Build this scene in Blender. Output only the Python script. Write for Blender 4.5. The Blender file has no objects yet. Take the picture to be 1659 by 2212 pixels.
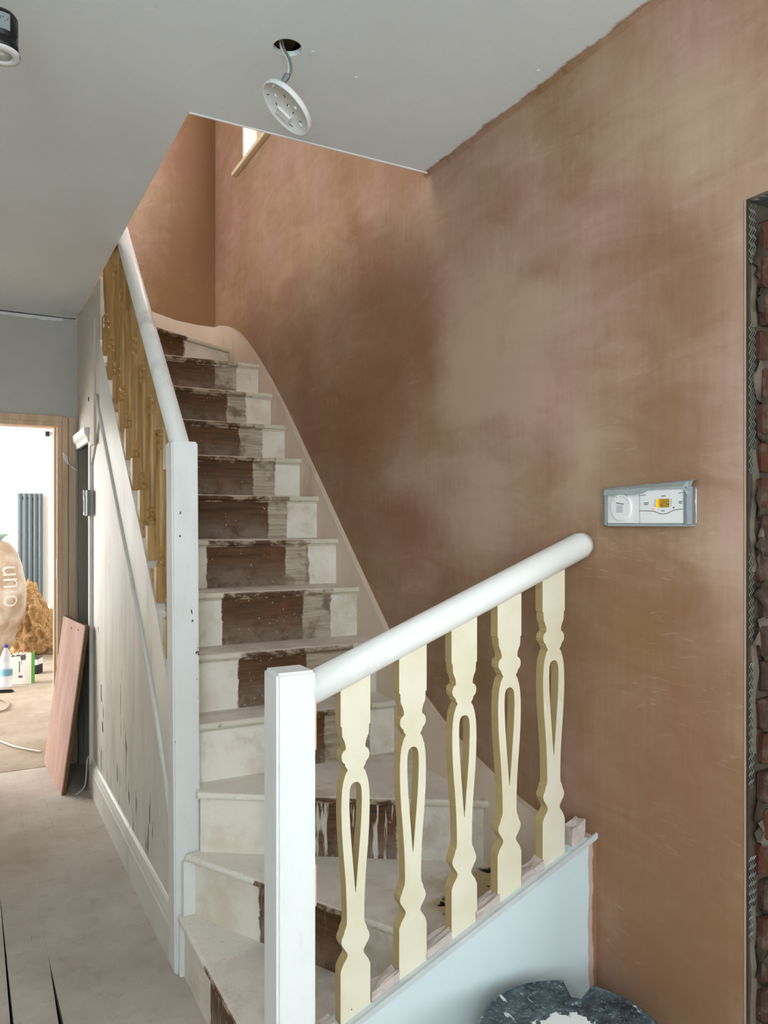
import bpy, bmesh, math, random
from mathutils import Vector, Matrix, noise as mnoise

random.seed(7)
SC = bpy.context.scene
COL = SC.collection

# ------------------------------------------------------------------ camera
FPX, IMG_W, IMG_H, HORIZON = 1671.0, 1659.0, 2212.0, 1130.0
EYE = 1.40
YAW = math.radians(28.43)
SY, CY = math.sin(YAW), math.cos(YAW)
cam_d = bpy.data.cameras.new('camera')
cam_d.sensor_fit = 'HORIZONTAL'
cam_d.sensor_width = 36.0
cam_d.lens = 36.0 * FPX / IMG_W
cam_d.shift_y = (HORIZON - IMG_H / 2) / IMG_W
cam_d.clip_start = 0.05
cam = bpy.data.objects.new('camera', cam_d)
cam.location = (0, 0, EYE)
cam.rotation_euler = (math.radians(90), 0, -YAW)
COL.objects.link(cam)
SC.camera = cam

# ------------------------------------------------------------------ world, light, exposure
world = bpy.data.worlds.new('overcast_sky')
SC.world = world
world.use_nodes = True
bg = world.node_tree.nodes['Background']
bg.inputs['Color'].default_value = (0.86, 0.93, 1.0, 1)
bg.inputs['Strength'].default_value = 2.5
SC.view_settings.view_transform = 'Standard'
SC.view_settings.look = 'None'
SC.view_settings.exposure = 0.0
SC.view_settings.gamma = 1.0
SC.view_settings.use_curve_mapping = False
SC.cycles.use_denoising = True
SC.cycles.max_bounces = 6
SC.cycles.diffuse_bounces = 4
SC.cycles.adaptive_threshold = 0.12
SC.cycles.adaptive_min_samples = 12
SC.cycles.sample_clamp_indirect = 6.0


def area_light(name, loc, target, sx, sy, power, color):
    d = bpy.data.lights.new(name, 'AREA')
    d.shape = 'RECTANGLE'
    d.size, d.size_y = sx, sy
    d.energy = power
    d.color = color
    o = bpy.data.objects.new(name, d)
    o.location = loc
    v = Vector(target) - Vector(loc)
    o.rotation_euler = v.to_track_quat('-Z', 'Y').to_euler()
    COL.objects.link(o)
    return o


XR_W = 1.47      # just outside the stair window glass
DAY = (0.80, 0.93, 1.0)
# daylight at the windows: front room bay, stair window, kitchen window; two unseen hall fills added
area_light('bay_window_daylight', (3.45, -2.5, 1.55), (3.0, 0, 1.50), 2.3, 1.7, 49, DAY)
area_light('front_fill_light', (0.70, -2.5, 1.75), (0.80, 0, 1.7), 1.0, 1.3, 15, DAY)  # added unseen fill from behind, brightens treads and front faces
area_light('side_fill_light', (-0.72, -1.35, 1.65), (0.6, -0.9, 1.85), 1.7, 1.3, 84, DAY)  # invented side light, fills the ceiling and left-facing sides
area_light('stair_window_daylight', (XR_W, 3.62, 4.05), (0.5, 3.62, 4.0), 1.36, 1.16, 42, (1.0, 0.97, 0.94))
area_light('landing_window_daylight', (-2.15, 3.0, 4.15), (1.4, 3.2, 3.6), 1.6, 1.3, 74, (1.0, 0.95, 0.87))
area_light('kitchen_window_daylight', (-2.35, 8.2, 1.55), (0, 8.2, 1.3), 3.4, 1.9, 330, (1.0, 0.985, 0.96))

# ------------------------------------------------------------------ key dimensions (metres)
XP = 0.575          # outer face of the stair string / edge of the stairwell
XR = 1.40           # plastered wall
YE = 4.84           # end wall
HC = 2.60           # hall ceiling
YO = 2.26           # front edge of the stairwell opening
YJ = 1.04           # jamb of the opening in the right wall
HL = 2.06           # head of that opening
YB = 1.49           # centre line of the lower balustrade


def ray(u):
    return (u - IMG_W / 2) / FPX


def on_x(u, v, X):
    """point seen at photo pixel (u, v) on the plane x = X"""
    t = ray(u)
    d = X / (CY * t + SY)
    return Vector((X, (CY - SY * t) * d, EYE + (HORIZON - v) / FPX * d))


def on_y(u, v, Y):
    t = ray(u)
    d = Y / (CY - SY * t)
    return Vector(((CY * t + SY) * d, Y, EYE + (HORIZON - v) / FPX * d))


def at_d(u, v, d):
    t = ray(u)
    return Vector(((CY * t + SY) * d, (CY - SY * t) * d, EYE + (HORIZON - v) / FPX * d))


def to_px(p):
    d = SY * p[0] + CY * p[1]
    l = CY * p[0] - SY * p[1]
    return IMG_W / 2 + FPX * l / d, HORIZON - FPX * (p[2] - EYE) / d


# ------------------------------------------------------------------ node helpers
def lin(r, g=None, b=None):
    def f(c):
        c /= 255.0
        return c / 12.92 if c <= 0.04045 else ((c + 0.055) / 1.055) ** 2.4
    return (f(r), f(g), f(b), 1.0)


class Mat:
    def __init__(self, name, rough=0.7, spec=0.3):
        self.m = bpy.data.materials.new(name)
        self.m.use_nodes = True
        self.nt = self.m.node_tree
        self.b = self.nt.nodes['Principled BSDF']
        self.b.inputs['Roughness'].default_value = rough
        self.b.inputs['Specular IOR Level'].default_value = spec
        self._pos = None

    def new(self, t):
        return self.nt.nodes.new(t)

    def put(self, sock, v):
        if isinstance(v, bpy.types.NodeSocket):
            self.nt.links.new(v, sock)
        else:
            sock.default_value = v

    def pos(self):
        if self._pos is None:
            self._pos = self.new('ShaderNodeNewGeometry').outputs['Position']
        return self._pos

    def gen(self):
        return self.new('ShaderNodeTexCoord').outputs['Object']

    def normal(self):
        return self.new('ShaderNodeNewGeometry').outputs['Normal']

    def xyz(self, v=None):
        n = self.new('ShaderNodeSeparateXYZ')
        self.put(n.inputs[0], v or self.pos())
        return n.outputs[0], n.outputs[1], n.outputs[2]

    def scale(self, s, v=None, rot=(0, 0, 0), loc=(0, 0, 0)):
        n = self.new('ShaderNodeMapping')
        self.put(n.inputs['Vector'], v or self.pos())
        n.inputs['Scale'].default_value = s
        n.inputs['Rotation'].default_value = rot
        n.inputs['Location'].default_value = loc
        return n.outputs[0]

    def noise(self, sc, det=3, rough=0.55, v=None, dist=0.0):
        n = self.new('ShaderNodeTexNoise')
        self.put(n.inputs['Vector'], v or self.pos())
        n.inputs['Scale'].default_value = sc
        n.inputs['Detail'].default_value = det
        n.inputs['Roughness'].default_value = rough
        n.inputs['Distortion'].default_value = dist
        return n.outputs['Fac']

    def voronoi(self, sc, v=None, feature='F1'):
        n = self.new('ShaderNodeTexVoronoi')
        n.feature = feature
        self.put(n.inputs['Vector'], v or self.pos())
        n.inputs['Scale'].default_value = sc
        return n.outputs['Distance']

    def math(self, op, a, b=0.0, clamp=False):
        n = self.new('ShaderNodeMath')
        n.operation = op
        n.use_clamp = clamp
        self.put(n.inputs[0], a)
        self.put(n.inputs[1], b)
        return n.outputs[0]

    def ss(self, x, lo, hi):
        n = self.new('ShaderNodeMapRange')
        n.interpolation_type = 'SMOOTHSTEP'
        self.put(n.inputs['Value'], x)
        self.put(n.inputs['From Min'], lo)
        self.put(n.inputs['From Max'], hi)
        return n.outputs['Result']

    def lerp(self, x, a, b, lo=0.0, hi=1.0):
        n = self.new('ShaderNodeMapRange')
        self.put(n.inputs['Value'], x)
        n.inputs['From Min'].default_value = lo
        n.inputs['From Max'].default_value = hi
        n.inputs['To Min'].default_value = a
        n.inputs['To Max'].default_value = b
        return n.outputs['Result']

    def mix(self, f, a, b, mode='MIX'):
        n = self.new('ShaderNodeMix')
        n.data_type = 'RGBA'
        n.blend_type = mode
        self.put(n.inputs[0], f)
        self.put(n.inputs[6], a)
        self.put(n.inputs[7], b)
        return n.outputs[2]

    def attr(self, name, kind='GEOMETRY'):
        n = self.new('ShaderNodeAttribute')
        n.attribute_type = kind
        n.attribute_name = name
        return n.outputs['Fac']

    def color(self, c):
        self.put(self.b.inputs['Base Color'], c)
        return self

    def rough(self, r):
        self.put(self.b.inputs['Roughness'], r)
        return self

    def bump(self, h, strength=0.3, dist=0.01):
        n = self.new('ShaderNodeBump')
        n.inputs['Strength'].default_value = strength
        n.inputs['Distance'].default_value = dist
        self.put(n.inputs['Height'], h)
        self.put(self.b.inputs['Normal'], n.outputs[0])
        return self


def plain(name, rgb, rough=0.6, spec=0.3, var=0.06, sc=30.0, metal=0.0):
    M = Mat(name, rough, spec)
    c = lin(*rgb)
    d = tuple(x * (1 - var * 2) for x in c[:3]) + (1,)
    M.color(M.mix(M.noise(sc, 4), d, c))
    M.b.inputs['Metallic'].default_value = metal
    return M.m


# ------------------------------------------------------------------ materials
def mk_plaster():
    M = Mat('bare_gypsum_plaster', 0.55, 0.25)
    dry_and_light = M.attr('dry_and_light')  # drying of the plaster, with some light and shade painted in
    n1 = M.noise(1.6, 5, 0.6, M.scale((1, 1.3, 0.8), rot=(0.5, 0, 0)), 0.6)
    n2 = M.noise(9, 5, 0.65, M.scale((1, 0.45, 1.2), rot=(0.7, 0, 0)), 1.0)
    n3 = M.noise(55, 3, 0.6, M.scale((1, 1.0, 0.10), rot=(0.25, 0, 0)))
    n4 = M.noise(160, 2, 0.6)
    f = M.math('ADD', dry_and_light, M.lerp(n1, -0.55, 0.55))
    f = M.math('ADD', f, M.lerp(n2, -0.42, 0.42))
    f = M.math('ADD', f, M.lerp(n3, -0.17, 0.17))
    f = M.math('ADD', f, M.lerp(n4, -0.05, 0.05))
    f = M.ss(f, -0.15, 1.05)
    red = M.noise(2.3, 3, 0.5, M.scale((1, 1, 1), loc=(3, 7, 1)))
    damp_and_shade = M.mix(M.ss(red, 0.35, 0.7), lin(142, 107, 74), lin(144, 104, 79))
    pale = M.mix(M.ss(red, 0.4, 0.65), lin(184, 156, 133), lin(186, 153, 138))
    c = M.mix(f, damp_and_shade, pale)
    # fine pale trowel scratches
    sc = M.noise(70, 1, 0.4, M.scale((1, 0.22, 1.0), rot=(1.0, 0, 0)), 1.6)
    s2 = M.noise(3.2, 2, 0.5, M.scale((1, 1, 1), loc=(9, 2, 5)))
    m = M.math('MULTIPLY', M.ss(sc, 0.62, 0.78), M.ss(s2, 0.46, 0.64))
    c = M.mix(M.math('MULTIPLY', m, 0.16), c, lin(222, 196, 172))
    M.color(c)
    M.rough(M.lerp(f, 0.5, 0.75))
    M.bump(M.math('ADD', n2, M.math('MULTIPLY', n3, 0.3)), 0.10, 0.01)
    return M.m


def mk_ceiling():
    M = Mat('ceiling_mist_coat', 0.8, 0.2)
    n = M.noise(1.1, 4, 0.5)
    n2 = M.noise(45, 3)
    c = M.mix(M.ss(n, 0.3, 0.7), lin(228, 233, 233), lin(238, 243, 244))
    c = M.mix(M.math('MULTIPLY', M.ss(n2, 0.55, 0.75), 0.2), c, lin(214, 218, 216))
    # ragged plaster smears where the skim meets the ceiling paint
    x, y, z = M.xyz()
    e = M.math('ADD', x, M.lerp(M.noise(9, 5, 0.7), -0.03, 0.03))
    sm = M.ss(e, XR - 0.026, XR - 0.012)
    c = M.mix(sm, c, lin(178, 142, 112))
    M.color(c)
    M.bump(n2, 0.05, 0.01)
    return M.m


def mk_gloss(name, rgb, dirt=(150, 140, 122), amount=0.55, rough=0.38, chips=True):
    M = Mat(name, rough, 0.45)
    base = lin(*rgb)
    n = M.noise(7, 5, 0.6, M.scale((1, 1, 0.35)))
    c = M.mix(M.math('MULTIPLY', M.ss(n, 0.52, 0.8), amount), base, lin(*dirt))
    n2 = M.noise(70, 3, 0.6, M.scale((1, 1, 0.22)))
    c = M.mix(M.math('MULTIPLY', M.ss(n2, 0.6, 0.8), 0.16), c, lin(*dirt))
    if chips:
        k = M.noise(38, 2, 0.5, M.scale((1, 1, 0.55), loc=(5, 1, 2)))
        c = M.mix(M.ss(k, 0.745, 0.765), c, lin(60, 48, 38))
    M.color(c)
    M.rough(M.lerp(n, rough - 0.08, rough + 0.2))
    M.bump(M.math('ADD', n2, n), 0.06, 0.004)
    return M.m


def mk_panel():
    """under-stair panelling: grimy white paint, dark vertical chips, worse low down"""
    M = Mat('chipped_white_panel_paint', 0.5, 0.4)
    x, y, z = M.xyz()
    n = M.noise(6, 5, 0.6, M.scale((1, 1, 0.3)))
    c = M.mix(M.ss(n, 0.35, 0.75), lin(222, 218, 208), lin(196, 190, 176))
    g = M.noise(60, 3, 0.6, M.scale((1, 1, 0.18)))
    c = M.mix(M.math('MULTIPLY', M.ss(g, 0.55, 0.8), 0.35), c, lin(164, 158, 144))
    k = M.noise(30, 2, 0.5, M.scale((1, 1, 0.17)))
    low = M.lerp(z, 0.635, 0.77, 0.1, 1.2)
    c = M.mix(M.ss(k, low, M.math('ADD', low, 0.015)), c, lin(52, 47, 36))
    M.color(c)
    M.bump(g, 0.1, 0.004)
    return M.m


def mk_cream():
    M = Mat('cream_baluster_paint', 0.42, 0.4)
    n = M.noise(6, 4, 0.6)
    c = M.mix(M.ss(n, 0.35, 0.75), lin(223, 213, 190), lin(213, 201, 171))
    x, y, z = M.xyz()
    # scuffed white plaster near the wall end, small red-brown chips
    w = M.noise(26, 4, 0.65, M.scale((1, 1, 0.45)))
    near = M.lerp(x, 0.80, 0.60, 0.9, 1.3)
    c = M.mix(M.ss(w, near, M.math('ADD', near, 0.02)), c, lin(222, 214, 200))
    k = M.noise(42, 2, 0.5, M.scale((1, 1, 0.8), loc=(4, 4, 1)))
    c = M.mix(M.ss(k, 0.765, 0.775), c, lin(132, 66, 36))
    M.color(c)
    M.bump(n, 0.05, 0.004)
    return M.m


def mk_wood(name, light, dark, axis=(1, 1, 0.06), rough=0.4, sc=40):
    M = Mat(name, rough, 0.4)
    g = M.noise(sc, 4, 0.6, M.scale(axis), 0.6)
    g2 = M.noise(6, 3, 0.5, M.scale(axis))
    c = M.mix(M.ss(g, 0.3, 0.72), lin(*light), lin(*dark))
    c = M.mix(M.math('MULTIPLY', g2, 0.5), c, lin(*dark))
    M.color(c)
    M.bump(g, 0.08, 0.003)
    return M.m


def mk_riser():
    """stripped stair riser: bare dark wood in the middle, grey primer beside it, cream paint at the ends"""
    M = Mat('part_stripped_riser', 0.6, 0.3)
    s = M.attr('along')
    h = M.attr('up')
    d0 = M.attr('d0', 'OBJECT')
    d1 = M.attr('d1', 'OBJECT')
    g1 = M.attr('g1', 'OBJECT')
    drip = M.attr('drip', 'OBJECT')
    wob = M.lerp(M.noise(26, 4, 0.6), -0.014, 0.014)
    sw = M.math('ADD', s, wob)
    fine = M.noise(110, 4, 0.7)
    grain = M.noise(26, 4, 0.65, M.scale((0.18, 0.5, 3.2)), 0.5)
    blot = M.noise(8, 4, 0.6)
    # paints and wood
    cream = M.mix(M.ss(blot, 0.4, 0.7), lin(238, 231, 219), lin(224, 212, 193))
    cream = M.mix(M.math('MULTIPLY', M.ss(fine, 0.62, 0.74), 0.35), cream, lin(150, 140, 122))
    cream = M.mix(M.math('MULTIPLY', M.ss(M.noise(5, 5, 0.7), 0.54, 0.70), 0.45), cream, lin(178, 164, 144))
    wood = M.mix(M.ss(grain, 0.3, 0.7), lin(110, 76, 46), lin(74, 52, 34))
    wood = M.mix(M.math('MULTIPLY', M.ss(blot, 0.5, 0.75), 0.6), wood, lin(128, 84, 52))
    dust_m = M.math('MULTIPLY', M.math('SUBTRACT', 1.0, M.ss(h, 0.0, 0.13)), M.ss(M.noise(14, 5, 0.7), 0.25, 0.60))
    wood = M.mix(M.math('MULTIPLY', dust_m, 0.62), wood, lin(158, 142, 128))
    spl = M.ss(M.noise(95, 3, 0.5, M.scale((1, 1, 0.8))), 0.70, 0.73)
    wood = M.mix(M.math('MULTIPLY', spl, 0.75), wood, lin(214, 204, 190))
    dr = M.ss(M.noise(44, 3, 0.7, M.scale((1, 1, 0.10))), 0.55, 0.62)
    wood = M.mix(M.math('MULTIPLY', dr, drip), wood, lin(222, 214, 202))
    grey = M.mix(M.ss(grain, 0.36, 0.66), lin(196, 184, 164), lin(164, 148, 126))
    grey = M.mix(M.math('MULTIPLY', M.ss(M.noise(9, 4, 0.6), 0.50, 0.66), 0.8), grey, lin(112, 94, 76))
    c = M.mix(M.ss(sw, M.math('SUBTRACT', g1, 0.003), M.math('ADD', g1, 0.003)), grey, cream)
    c = M.mix(M.ss(sw, M.math('SUBTRACT', d1, 0.003), M.math('ADD', d1, 0.003)), wood, c)
    c = M.mix(M.ss(sw, M.math('SUBTRACT', d0, 0.003), M.math('ADD', d0, 0.003)), cream, c)
    M.color(c)
    M.bump(M.math('ADD', grain, fine), 0.12, 0.004)
    return M.m


def mk_tread():
    M = Mat('dusty_stair_tread', 0.75, 0.2)
    x, y, z = M.xyz()
    n = M.noise(10, 5, 0.65)
    f = M.noise(90, 4, 0.7)
    dust = M.mix(M.ss(n, 0.3, 0.7), lin(240, 231, 223), lin(228, 216, 206))
    dust = M.mix(M.math('MULTIPLY', M.ss(M.noise(5, 5, 0.7), 0.50, 0.70), 0.40), dust, lin(182, 160, 138))
    dust = M.mix(M.math('MULTIPLY', M.ss(f, 0.62, 0.72), 0.3), dust, lin(140, 120, 102))
    # nosing edge: bare brown wood where the runner lay, grey primer beside it, paint at the ends
    nx, ny, nz = M.xyz(M.normal())
    edge = M.math('SUBTRACT', 1.0, M.ss(nz, 0.45, 0.93))
    s = M.math('ADD', M.attr('along'), M.lerp(M.noise(26, 4, 0.6), -0.02, 0.02))
    d0, d1, g1 = M.attr('d0', 'OBJECT'), M.attr('d1', 'OBJECT'), M.attr('g1', 'OBJECT')
    rub = M.noise(34, 4, 0.7, M.scale((0.5, 0.5, 1)))
    bare = M.mix(M.ss(rub, 0.46, 0.60), lin(98, 72, 50), lin(176, 156, 134))
    prim = M.mix(M.ss(rub, 0.45, 0.62), lin(150, 132, 110), lin(204, 192, 172))
    pnt = M.mix(M.ss(rub, 0.58, 0.70), lin(218, 210, 190), lin(164, 148, 126))
    e = M.mix(M.ss(s, M.math('SUBTRACT', g1, 0.004), M.math('ADD', g1, 0.004)), prim, pnt)
    e = M.mix(M.ss(s, M.math('SUBTRACT', d1, 0.004), M.math('ADD', d1, 0.004)), bare, e)
    e = M.mix(M.ss(s, M.math('SUBTRACT', d0, 0.004), M.math('ADD', d0, 0.004)), pnt, e)
    c = M.mix(edge, dust, e)
    # old white paint left beside the newel at the foot of the stair
    dx = M.math('SUBTRACT', x, 0.60)
    dy = M.math('MULTIPLY', M.math('SUBTRACT', y, 2.44), 0.72)
    r = M.math('SQRT', M.math('ADD', M.math('MULTIPLY', dx, dx), M.math('MULTIPLY', dy, dy)))
    r = M.math('ADD', r, M.lerp(M.noise(13, 5, 0.65), -0.07, 0.07))
    white = M.mix(M.ss(f, 0.55, 0.75), lin(236, 230, 218), lin(210, 197, 175))
    lowz = M.math('SUBTRACT', 1.0, M.ss(z, 0.62, 0.66))
    c = M.mix(M.math('MULTIPLY', M.math('SUBTRACT', 1.0, M.ss(r, 0.245, 0.26)), lowz), c, white)
    # yellowed patch with black scabs by the wall on the winder
    dx = M.math('SUBTRACT', x, 1.30)
    dy = M.math('SUBTRACT', y, 1.66)
    r2 = M.math('SQRT', M.math('ADD', M.math('MULTIPLY', dx, dx), M.math('MULTIPLY', dy, dy)))
    r2 = M.math('ADD', r2, M.lerp(M.noise(11, 4, 0.6), -0.09, 0.09))
    k = M.math('MULTIPLY', M.math('SUBTRACT', 1.0, M.ss(r2, 0.17, 0.25)), lowz)
    yel = M.mix(M.ss(M.noise(17, 3, 0.6), 0.585, 0.60), lin(196, 176, 136), lin(30, 27, 24))
    c = M.mix(k, c, yel)
    M.color(c)
    M.bump(M.math('ADD', f, n), 0.15, 0.004)
    return M.m


def mk_floor(name, a, b, grit):
    M = Mat(name, 0.85, 0.15)
    n = M.noise(2.2, 5, 0.6)
    m = M.noise(16, 5, 0.7)
    f = M.noise(120, 3, 0.7)
    c = M.mix(M.ss(n, 0.3, 0.72), lin(*a), lin(*b))
    c = M.mix(M.math('MULTIPLY', M.ss(m, 0.5, 0.75), 0.35), c, lin(*grit))
    c = M.mix(M.math('MULTIPLY', M.ss(f, 0.6, 0.75), 0.3), c, lin(*grit))
    wv = M.voronoi(3.3, M.scale((1, 1, 1), loc=(0.3, 0.1, 0)), 'DISTANCE_TO_EDGE')
    hair = M.math('MULTIPLY', M.math('SUBTRACT', 1.0, M.ss(wv, 0.0, 0.006)), M.ss(M.noise(4, 2), 0.55, 0.65))
    c = M.mix(M.math('MULTIPLY', hair, 0.45), c, lin(90, 80, 68))
    M.color(c)
    M.bump(M.math('ADD', m, f), 0.2, 0.006)
    return M.m


def mk_brick():
    M = Mat('old_dusty_brick', 0.9, 0.1)
    n = M.noise(24, 5, 0.7)
    o = M.new('ShaderNodeObjectInfo').outputs['Random']
    c = M.mix(o, lin(78, 44, 31), lin(58, 43, 36))
    c = M.mix(M.ss(n, 0.45, 0.66), c, lin(84, 70, 58))
    M.color(c)
    M.bump(n, 0.6, 0.01)
    return M.m


def mk_bucket():
    M = Mat('plaster_splashed_black_plastic', 0.4, 0.4)
    x, y, z = M.xyz()
    n = M.noise(22, 5, 0.7)
    c = M.mix(M.ss(n, 0.35, 0.75), lin(26, 38, 46), lin(82, 98, 104))
    f = M.noise(95, 4, 0.75)
    c = M.mix(M.math('MULTIPLY', M.ss(f, 0.52, 0.68), 0.7), c, lin(138, 150, 154))
    st = M.noise(30, 3, 0.6, M.scale((1.0, 0.3, 0.22)))
    c = M.mix(M.ss(st, 0.635, 0.67), c, lin(196, 202, 202))
    dx = M.math('SUBTRACT', x, 1.085)
    dy = M.math('MULTIPLY', M.math('SUBTRACT', y, 1.245), 1.9)
    r = M.math('SQRT', M.math('ADD', M.math('MULTIPLY', dx, dx), M.math('MULTIPLY', dy, dy)))
    r = M.math('ADD', r, M.lerp(M.noise(24, 4, 0.6), -0.085, 0.085))
    up = M.ss(z, 0.30, 0.31)
    c = M.mix(M.math('MULTIPLY', M.math('SUBTRACT', 1.0, M.ss(r, 0.066, 0.073)), up), c, lin(226, 228, 226))
    M.color(c)
    M.bump(n, 0.25, 0.004)
    return M.m


def mk_spandrel():
    M = Mat('pale_blue_emulsion', 0.65, 0.25)
    x, y, z = M.xyz()
    n = M.noise(80, 3, 0.6)
    b = M.noise(3, 3)
    c = M.mix(b, lin(208, 219, 219), lin(201, 213, 214))
    w = M.math('ADD', x, M.lerp(M.noise(14, 5, 0.65, M.scale((1, 1, 0.5))), -0.016, 0.016))
    c = M.mix(M.ss(w, XR - 0.028, XR - 0.024), c, lin(188, 164, 150))
    c = M.mix(M.ss(w, XR - 0.014, XR - 0.011), c, lin(146, 106, 82))
    k = M.noise(26, 2, 0.4)
    c = M.mix(M.math('MULTIPLY', M.ss(k, 0.77, 0.79), 0.5), c, lin(130, 140, 140))
    M.color(c)
    M.bump(n, 0.12, 0.004)
    return M.m


def mk_insulation():
    M = Mat('mineral_wool', 0.95, 0.05)
    n = M.noise(12, 6, 0.75, None, 1.2)
    m = M.noise(4, 3)
    c = M.mix(M.ss(n, 0.3, 0.7), lin(150, 108, 64), lin(224, 186, 138))
    c = M.mix(M.ss(m, 0.6, 0.75), c, lin(214, 190, 168))
    M.color(c)
    M.bump(n, 0.8, 0.03)
    return M.m


def mk_board():
    M = Mat('pink_plaster_coated_board', 0.75, 0.2)
    n = M.noise(5, 5, 0.6, M.scale((1, 1, 0.4)), 0.8)
    f = M.noise(60, 3, 0.6, M.scale((1, 1, 0.3)))
    c = M.mix(M.ss(n, 0.3, 0.7), lin(192, 156, 144), lin(168, 132, 118))
    c = M.mix(M.math('MULTIPLY', M.ss(f, 0.6, 0.75), 0.4), c, lin(214, 190, 180))
    M.color(c)
    return M.m


def mk_clear(name, tint, alpha, rough=0.15):
    M = Mat(name, rough, 0.5)
    M.color(lin(*tint))
    M.b.inputs['Alpha'].default_value = alpha
    return M.m


PLASTER = mk_plaster()
CEIL = mk_ceiling()
WHITE = mk_gloss('white_gloss_paint', (238, 240, 238), amount=0.25)
RAILW = mk_gloss('scuffed_white_rail_paint', (234, 232, 227), (170, 156, 140), 0.55, 0.34, False)
NEWELW = mk_gloss('ageing_white_newel_paint', (230, 231, 228), (190, 184, 170), 0.3, 0.42, True)
PANEL = mk_panel()
CREAM = mk_cream()
PINE = mk_wood('varnished_pine', (204, 164, 102), (150, 112, 58))
RAWPINE = mk_wood('raw_pine_lining', (236, 212, 186), (214, 180, 144), sc=26, rough=0.6)
RISER = mk_riser()
TREAD = mk_tread()
FLOORM = mk_floor('dust_covered_boards', (206, 197, 187), (184, 172, 159), (146, 130, 112))
FLOORK = mk_floor('rough_dusty_screed', (170, 157, 142), (150, 135, 118), (112, 96, 80))
BRICK = mk_brick()
MORTAR = plain('crumbling_mortar', (80, 68, 56), 0.95, 0.1, 0.3, 40)
DAUB = plain('grey_plaster_daub', (112, 99, 86), 0.9, 0.1, 0.2, 60)
LUMP = plain('broken_plaster_lumps', (206, 190, 180), 0.9, 0.1, 0.18, 60)
BUCKETM = mk_bucket()
SPAND = mk_spandrel()
WOOL = mk_insulation()
BOARDM = mk_board()
BOARDEDGE = plain('board_edge', (120, 92, 62), 0.85, 0.1, 0.2)
STRINGM = mk_gloss('dusty_pinkish_string_paint', (222, 202, 182), (176, 146, 122), 0.6, 0.55, False)
OSTRING = mk_gloss('grimy_white_string_paint', (226, 223, 214), (164, 154, 138), 0.5, 0.32, False)
EMUL = plain('grey_white_emulsion', (206, 205, 198), 0.8, 0.2, 0.05, 14)
SIDEW = plain('off_white_side_plaster', (222, 214, 202), 0.8, 0.2, 0.08, 9)
KITW = plain('bright_white_emulsion', (240, 239, 236), 0.8, 0.2, 0.02, 10)
FRETEDGE = plain('tan_sawn_edge', (190, 165, 115), 0.6, 0.3, 0.12, 25)
BLACKP = plain('black_plastic', (18, 19, 20), 0.35, 0.4, 0.1)
WHITEP = plain('white_plastic', (232, 233, 230), 0.4, 0.4, 0.03)
GREYP = plain('grey_plastic', (130, 136, 138), 0.5, 0.4, 0.06)
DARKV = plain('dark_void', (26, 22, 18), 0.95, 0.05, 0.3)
STEEL = plain('galvanised_steel', (150, 152, 150), 0.4, 0.5, 0.2, 60, 0.8)
ANTHR = plain('anthracite_radiator_paint', (82, 94, 100), 0.35, 0.4, 0.05)
TAPE = plain('grey_masking_film', (172, 180, 180), 0.45, 0.4, 0.16, 45)
CLIPG = plain('grey_jamb_paint', (156, 154, 140), 0.65, 0.3, 0.08, 10)
CABLEM = plain('white_cable_sheath', (212, 208, 198), 0.5, 0.3, 0.1)
PEACH = plain('peach_tape', (232, 176, 140), 0.6, 0.3, 0.06)
INK = plain('grey_print', (96, 100, 104), 0.6, 0.2, 0.05)

# ------------------------------------------------------------------ mesh helpers
def tag(o, label=None, cat=None, group=None, kind=None):
    if label:
        o['label'] = label
    if cat:
        o['category'] = cat
    if group:
        o['group'] = group
    if kind:
        o['kind'] = kind
    return o


def empty(name, loc, label, cat, group=None):
    o = bpy.data.objects.new(name, None)
    o.location = loc
    o.empty_display_size = 0.05
    COL.objects.link(o)
    return tag(o, label, cat, group)


def link(name, me, mat, parent=None, smooth=False):
    if mat:
        me.materials.clear()
        me.materials.append(mat)
    if smooth:
        for p in me.polygons:
            p.use_smooth = True
    o = bpy.data.objects.new(name, me)
    COL.objects.link(o)
    if parent is not None:
        o.parent = parent
        o.matrix_parent_inverse = Matrix.Translation(-Vector(parent.location)) if parent.type == 'EMPTY' else Matrix.Identity(4)
    return o


def from_bm(name, bm, mat, parent=None, smooth=False, bevel=0.0, seg=2):
    if bevel > 0:
        bmesh.ops.bevel(bm, geom=list(bm.edges), offset=bevel, segments=seg, affect='EDGES', profile=0.6, clamp_overlap=True)
    bmesh.ops.recalc_face_normals(bm, faces=bm.faces)
    me = bpy.data.meshes.new(name)
    bm.to_mesh(me)
    bm.free()
    return link(name, me, mat, parent, smooth)


def struct(name, bm, mat, label, cat, **k):
    o = from_bm(name, bm, mat, None, **k)
    return tag(o, label, cat, kind='structure')


def add_box(bm, x0, x1, y0, y1, z0, z1):
    vs = [bm.verts.new(p) for p in ((x0, y0, z0), (x1, y0, z0), (x1, y1, z0), (x0, y1, z0),
                                    (x0, y0, z1), (x1, y0, z1), (x1, y1, z1), (x0, y1, z1))]
    for f in ((0, 3, 2, 1), (4, 5, 6, 7), (0, 1, 5, 4), (1, 2, 6, 5), (2, 3, 7, 6), (3, 0, 4, 7)):
        bm.faces.new([vs[i] for i in f])
    return vs


def box(*a):
    bm = bmesh.new()
    add_box(bm, *a)
    return bm


def add_prism(bm, pts, off):
    """closed polygon (3-D points) pushed along a vector"""
    off = Vector(off)
    a = [bm.verts.new(Vector(p)) for p in pts]
    b = [bm.verts.new(Vector(p) + off) for p in pts]
    n = len(a)
    bm.faces.new(a)
    bm.faces.new(list(reversed(b)))
    for i in range(n):
        j = (i + 1) % n
        bm.faces.new((a[i], b[i], b[j], a[j]))
    return a, b


def prism(pts, off):
    bm = bmesh.new()
    add_prism(bm, pts, off)
    return bm


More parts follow.
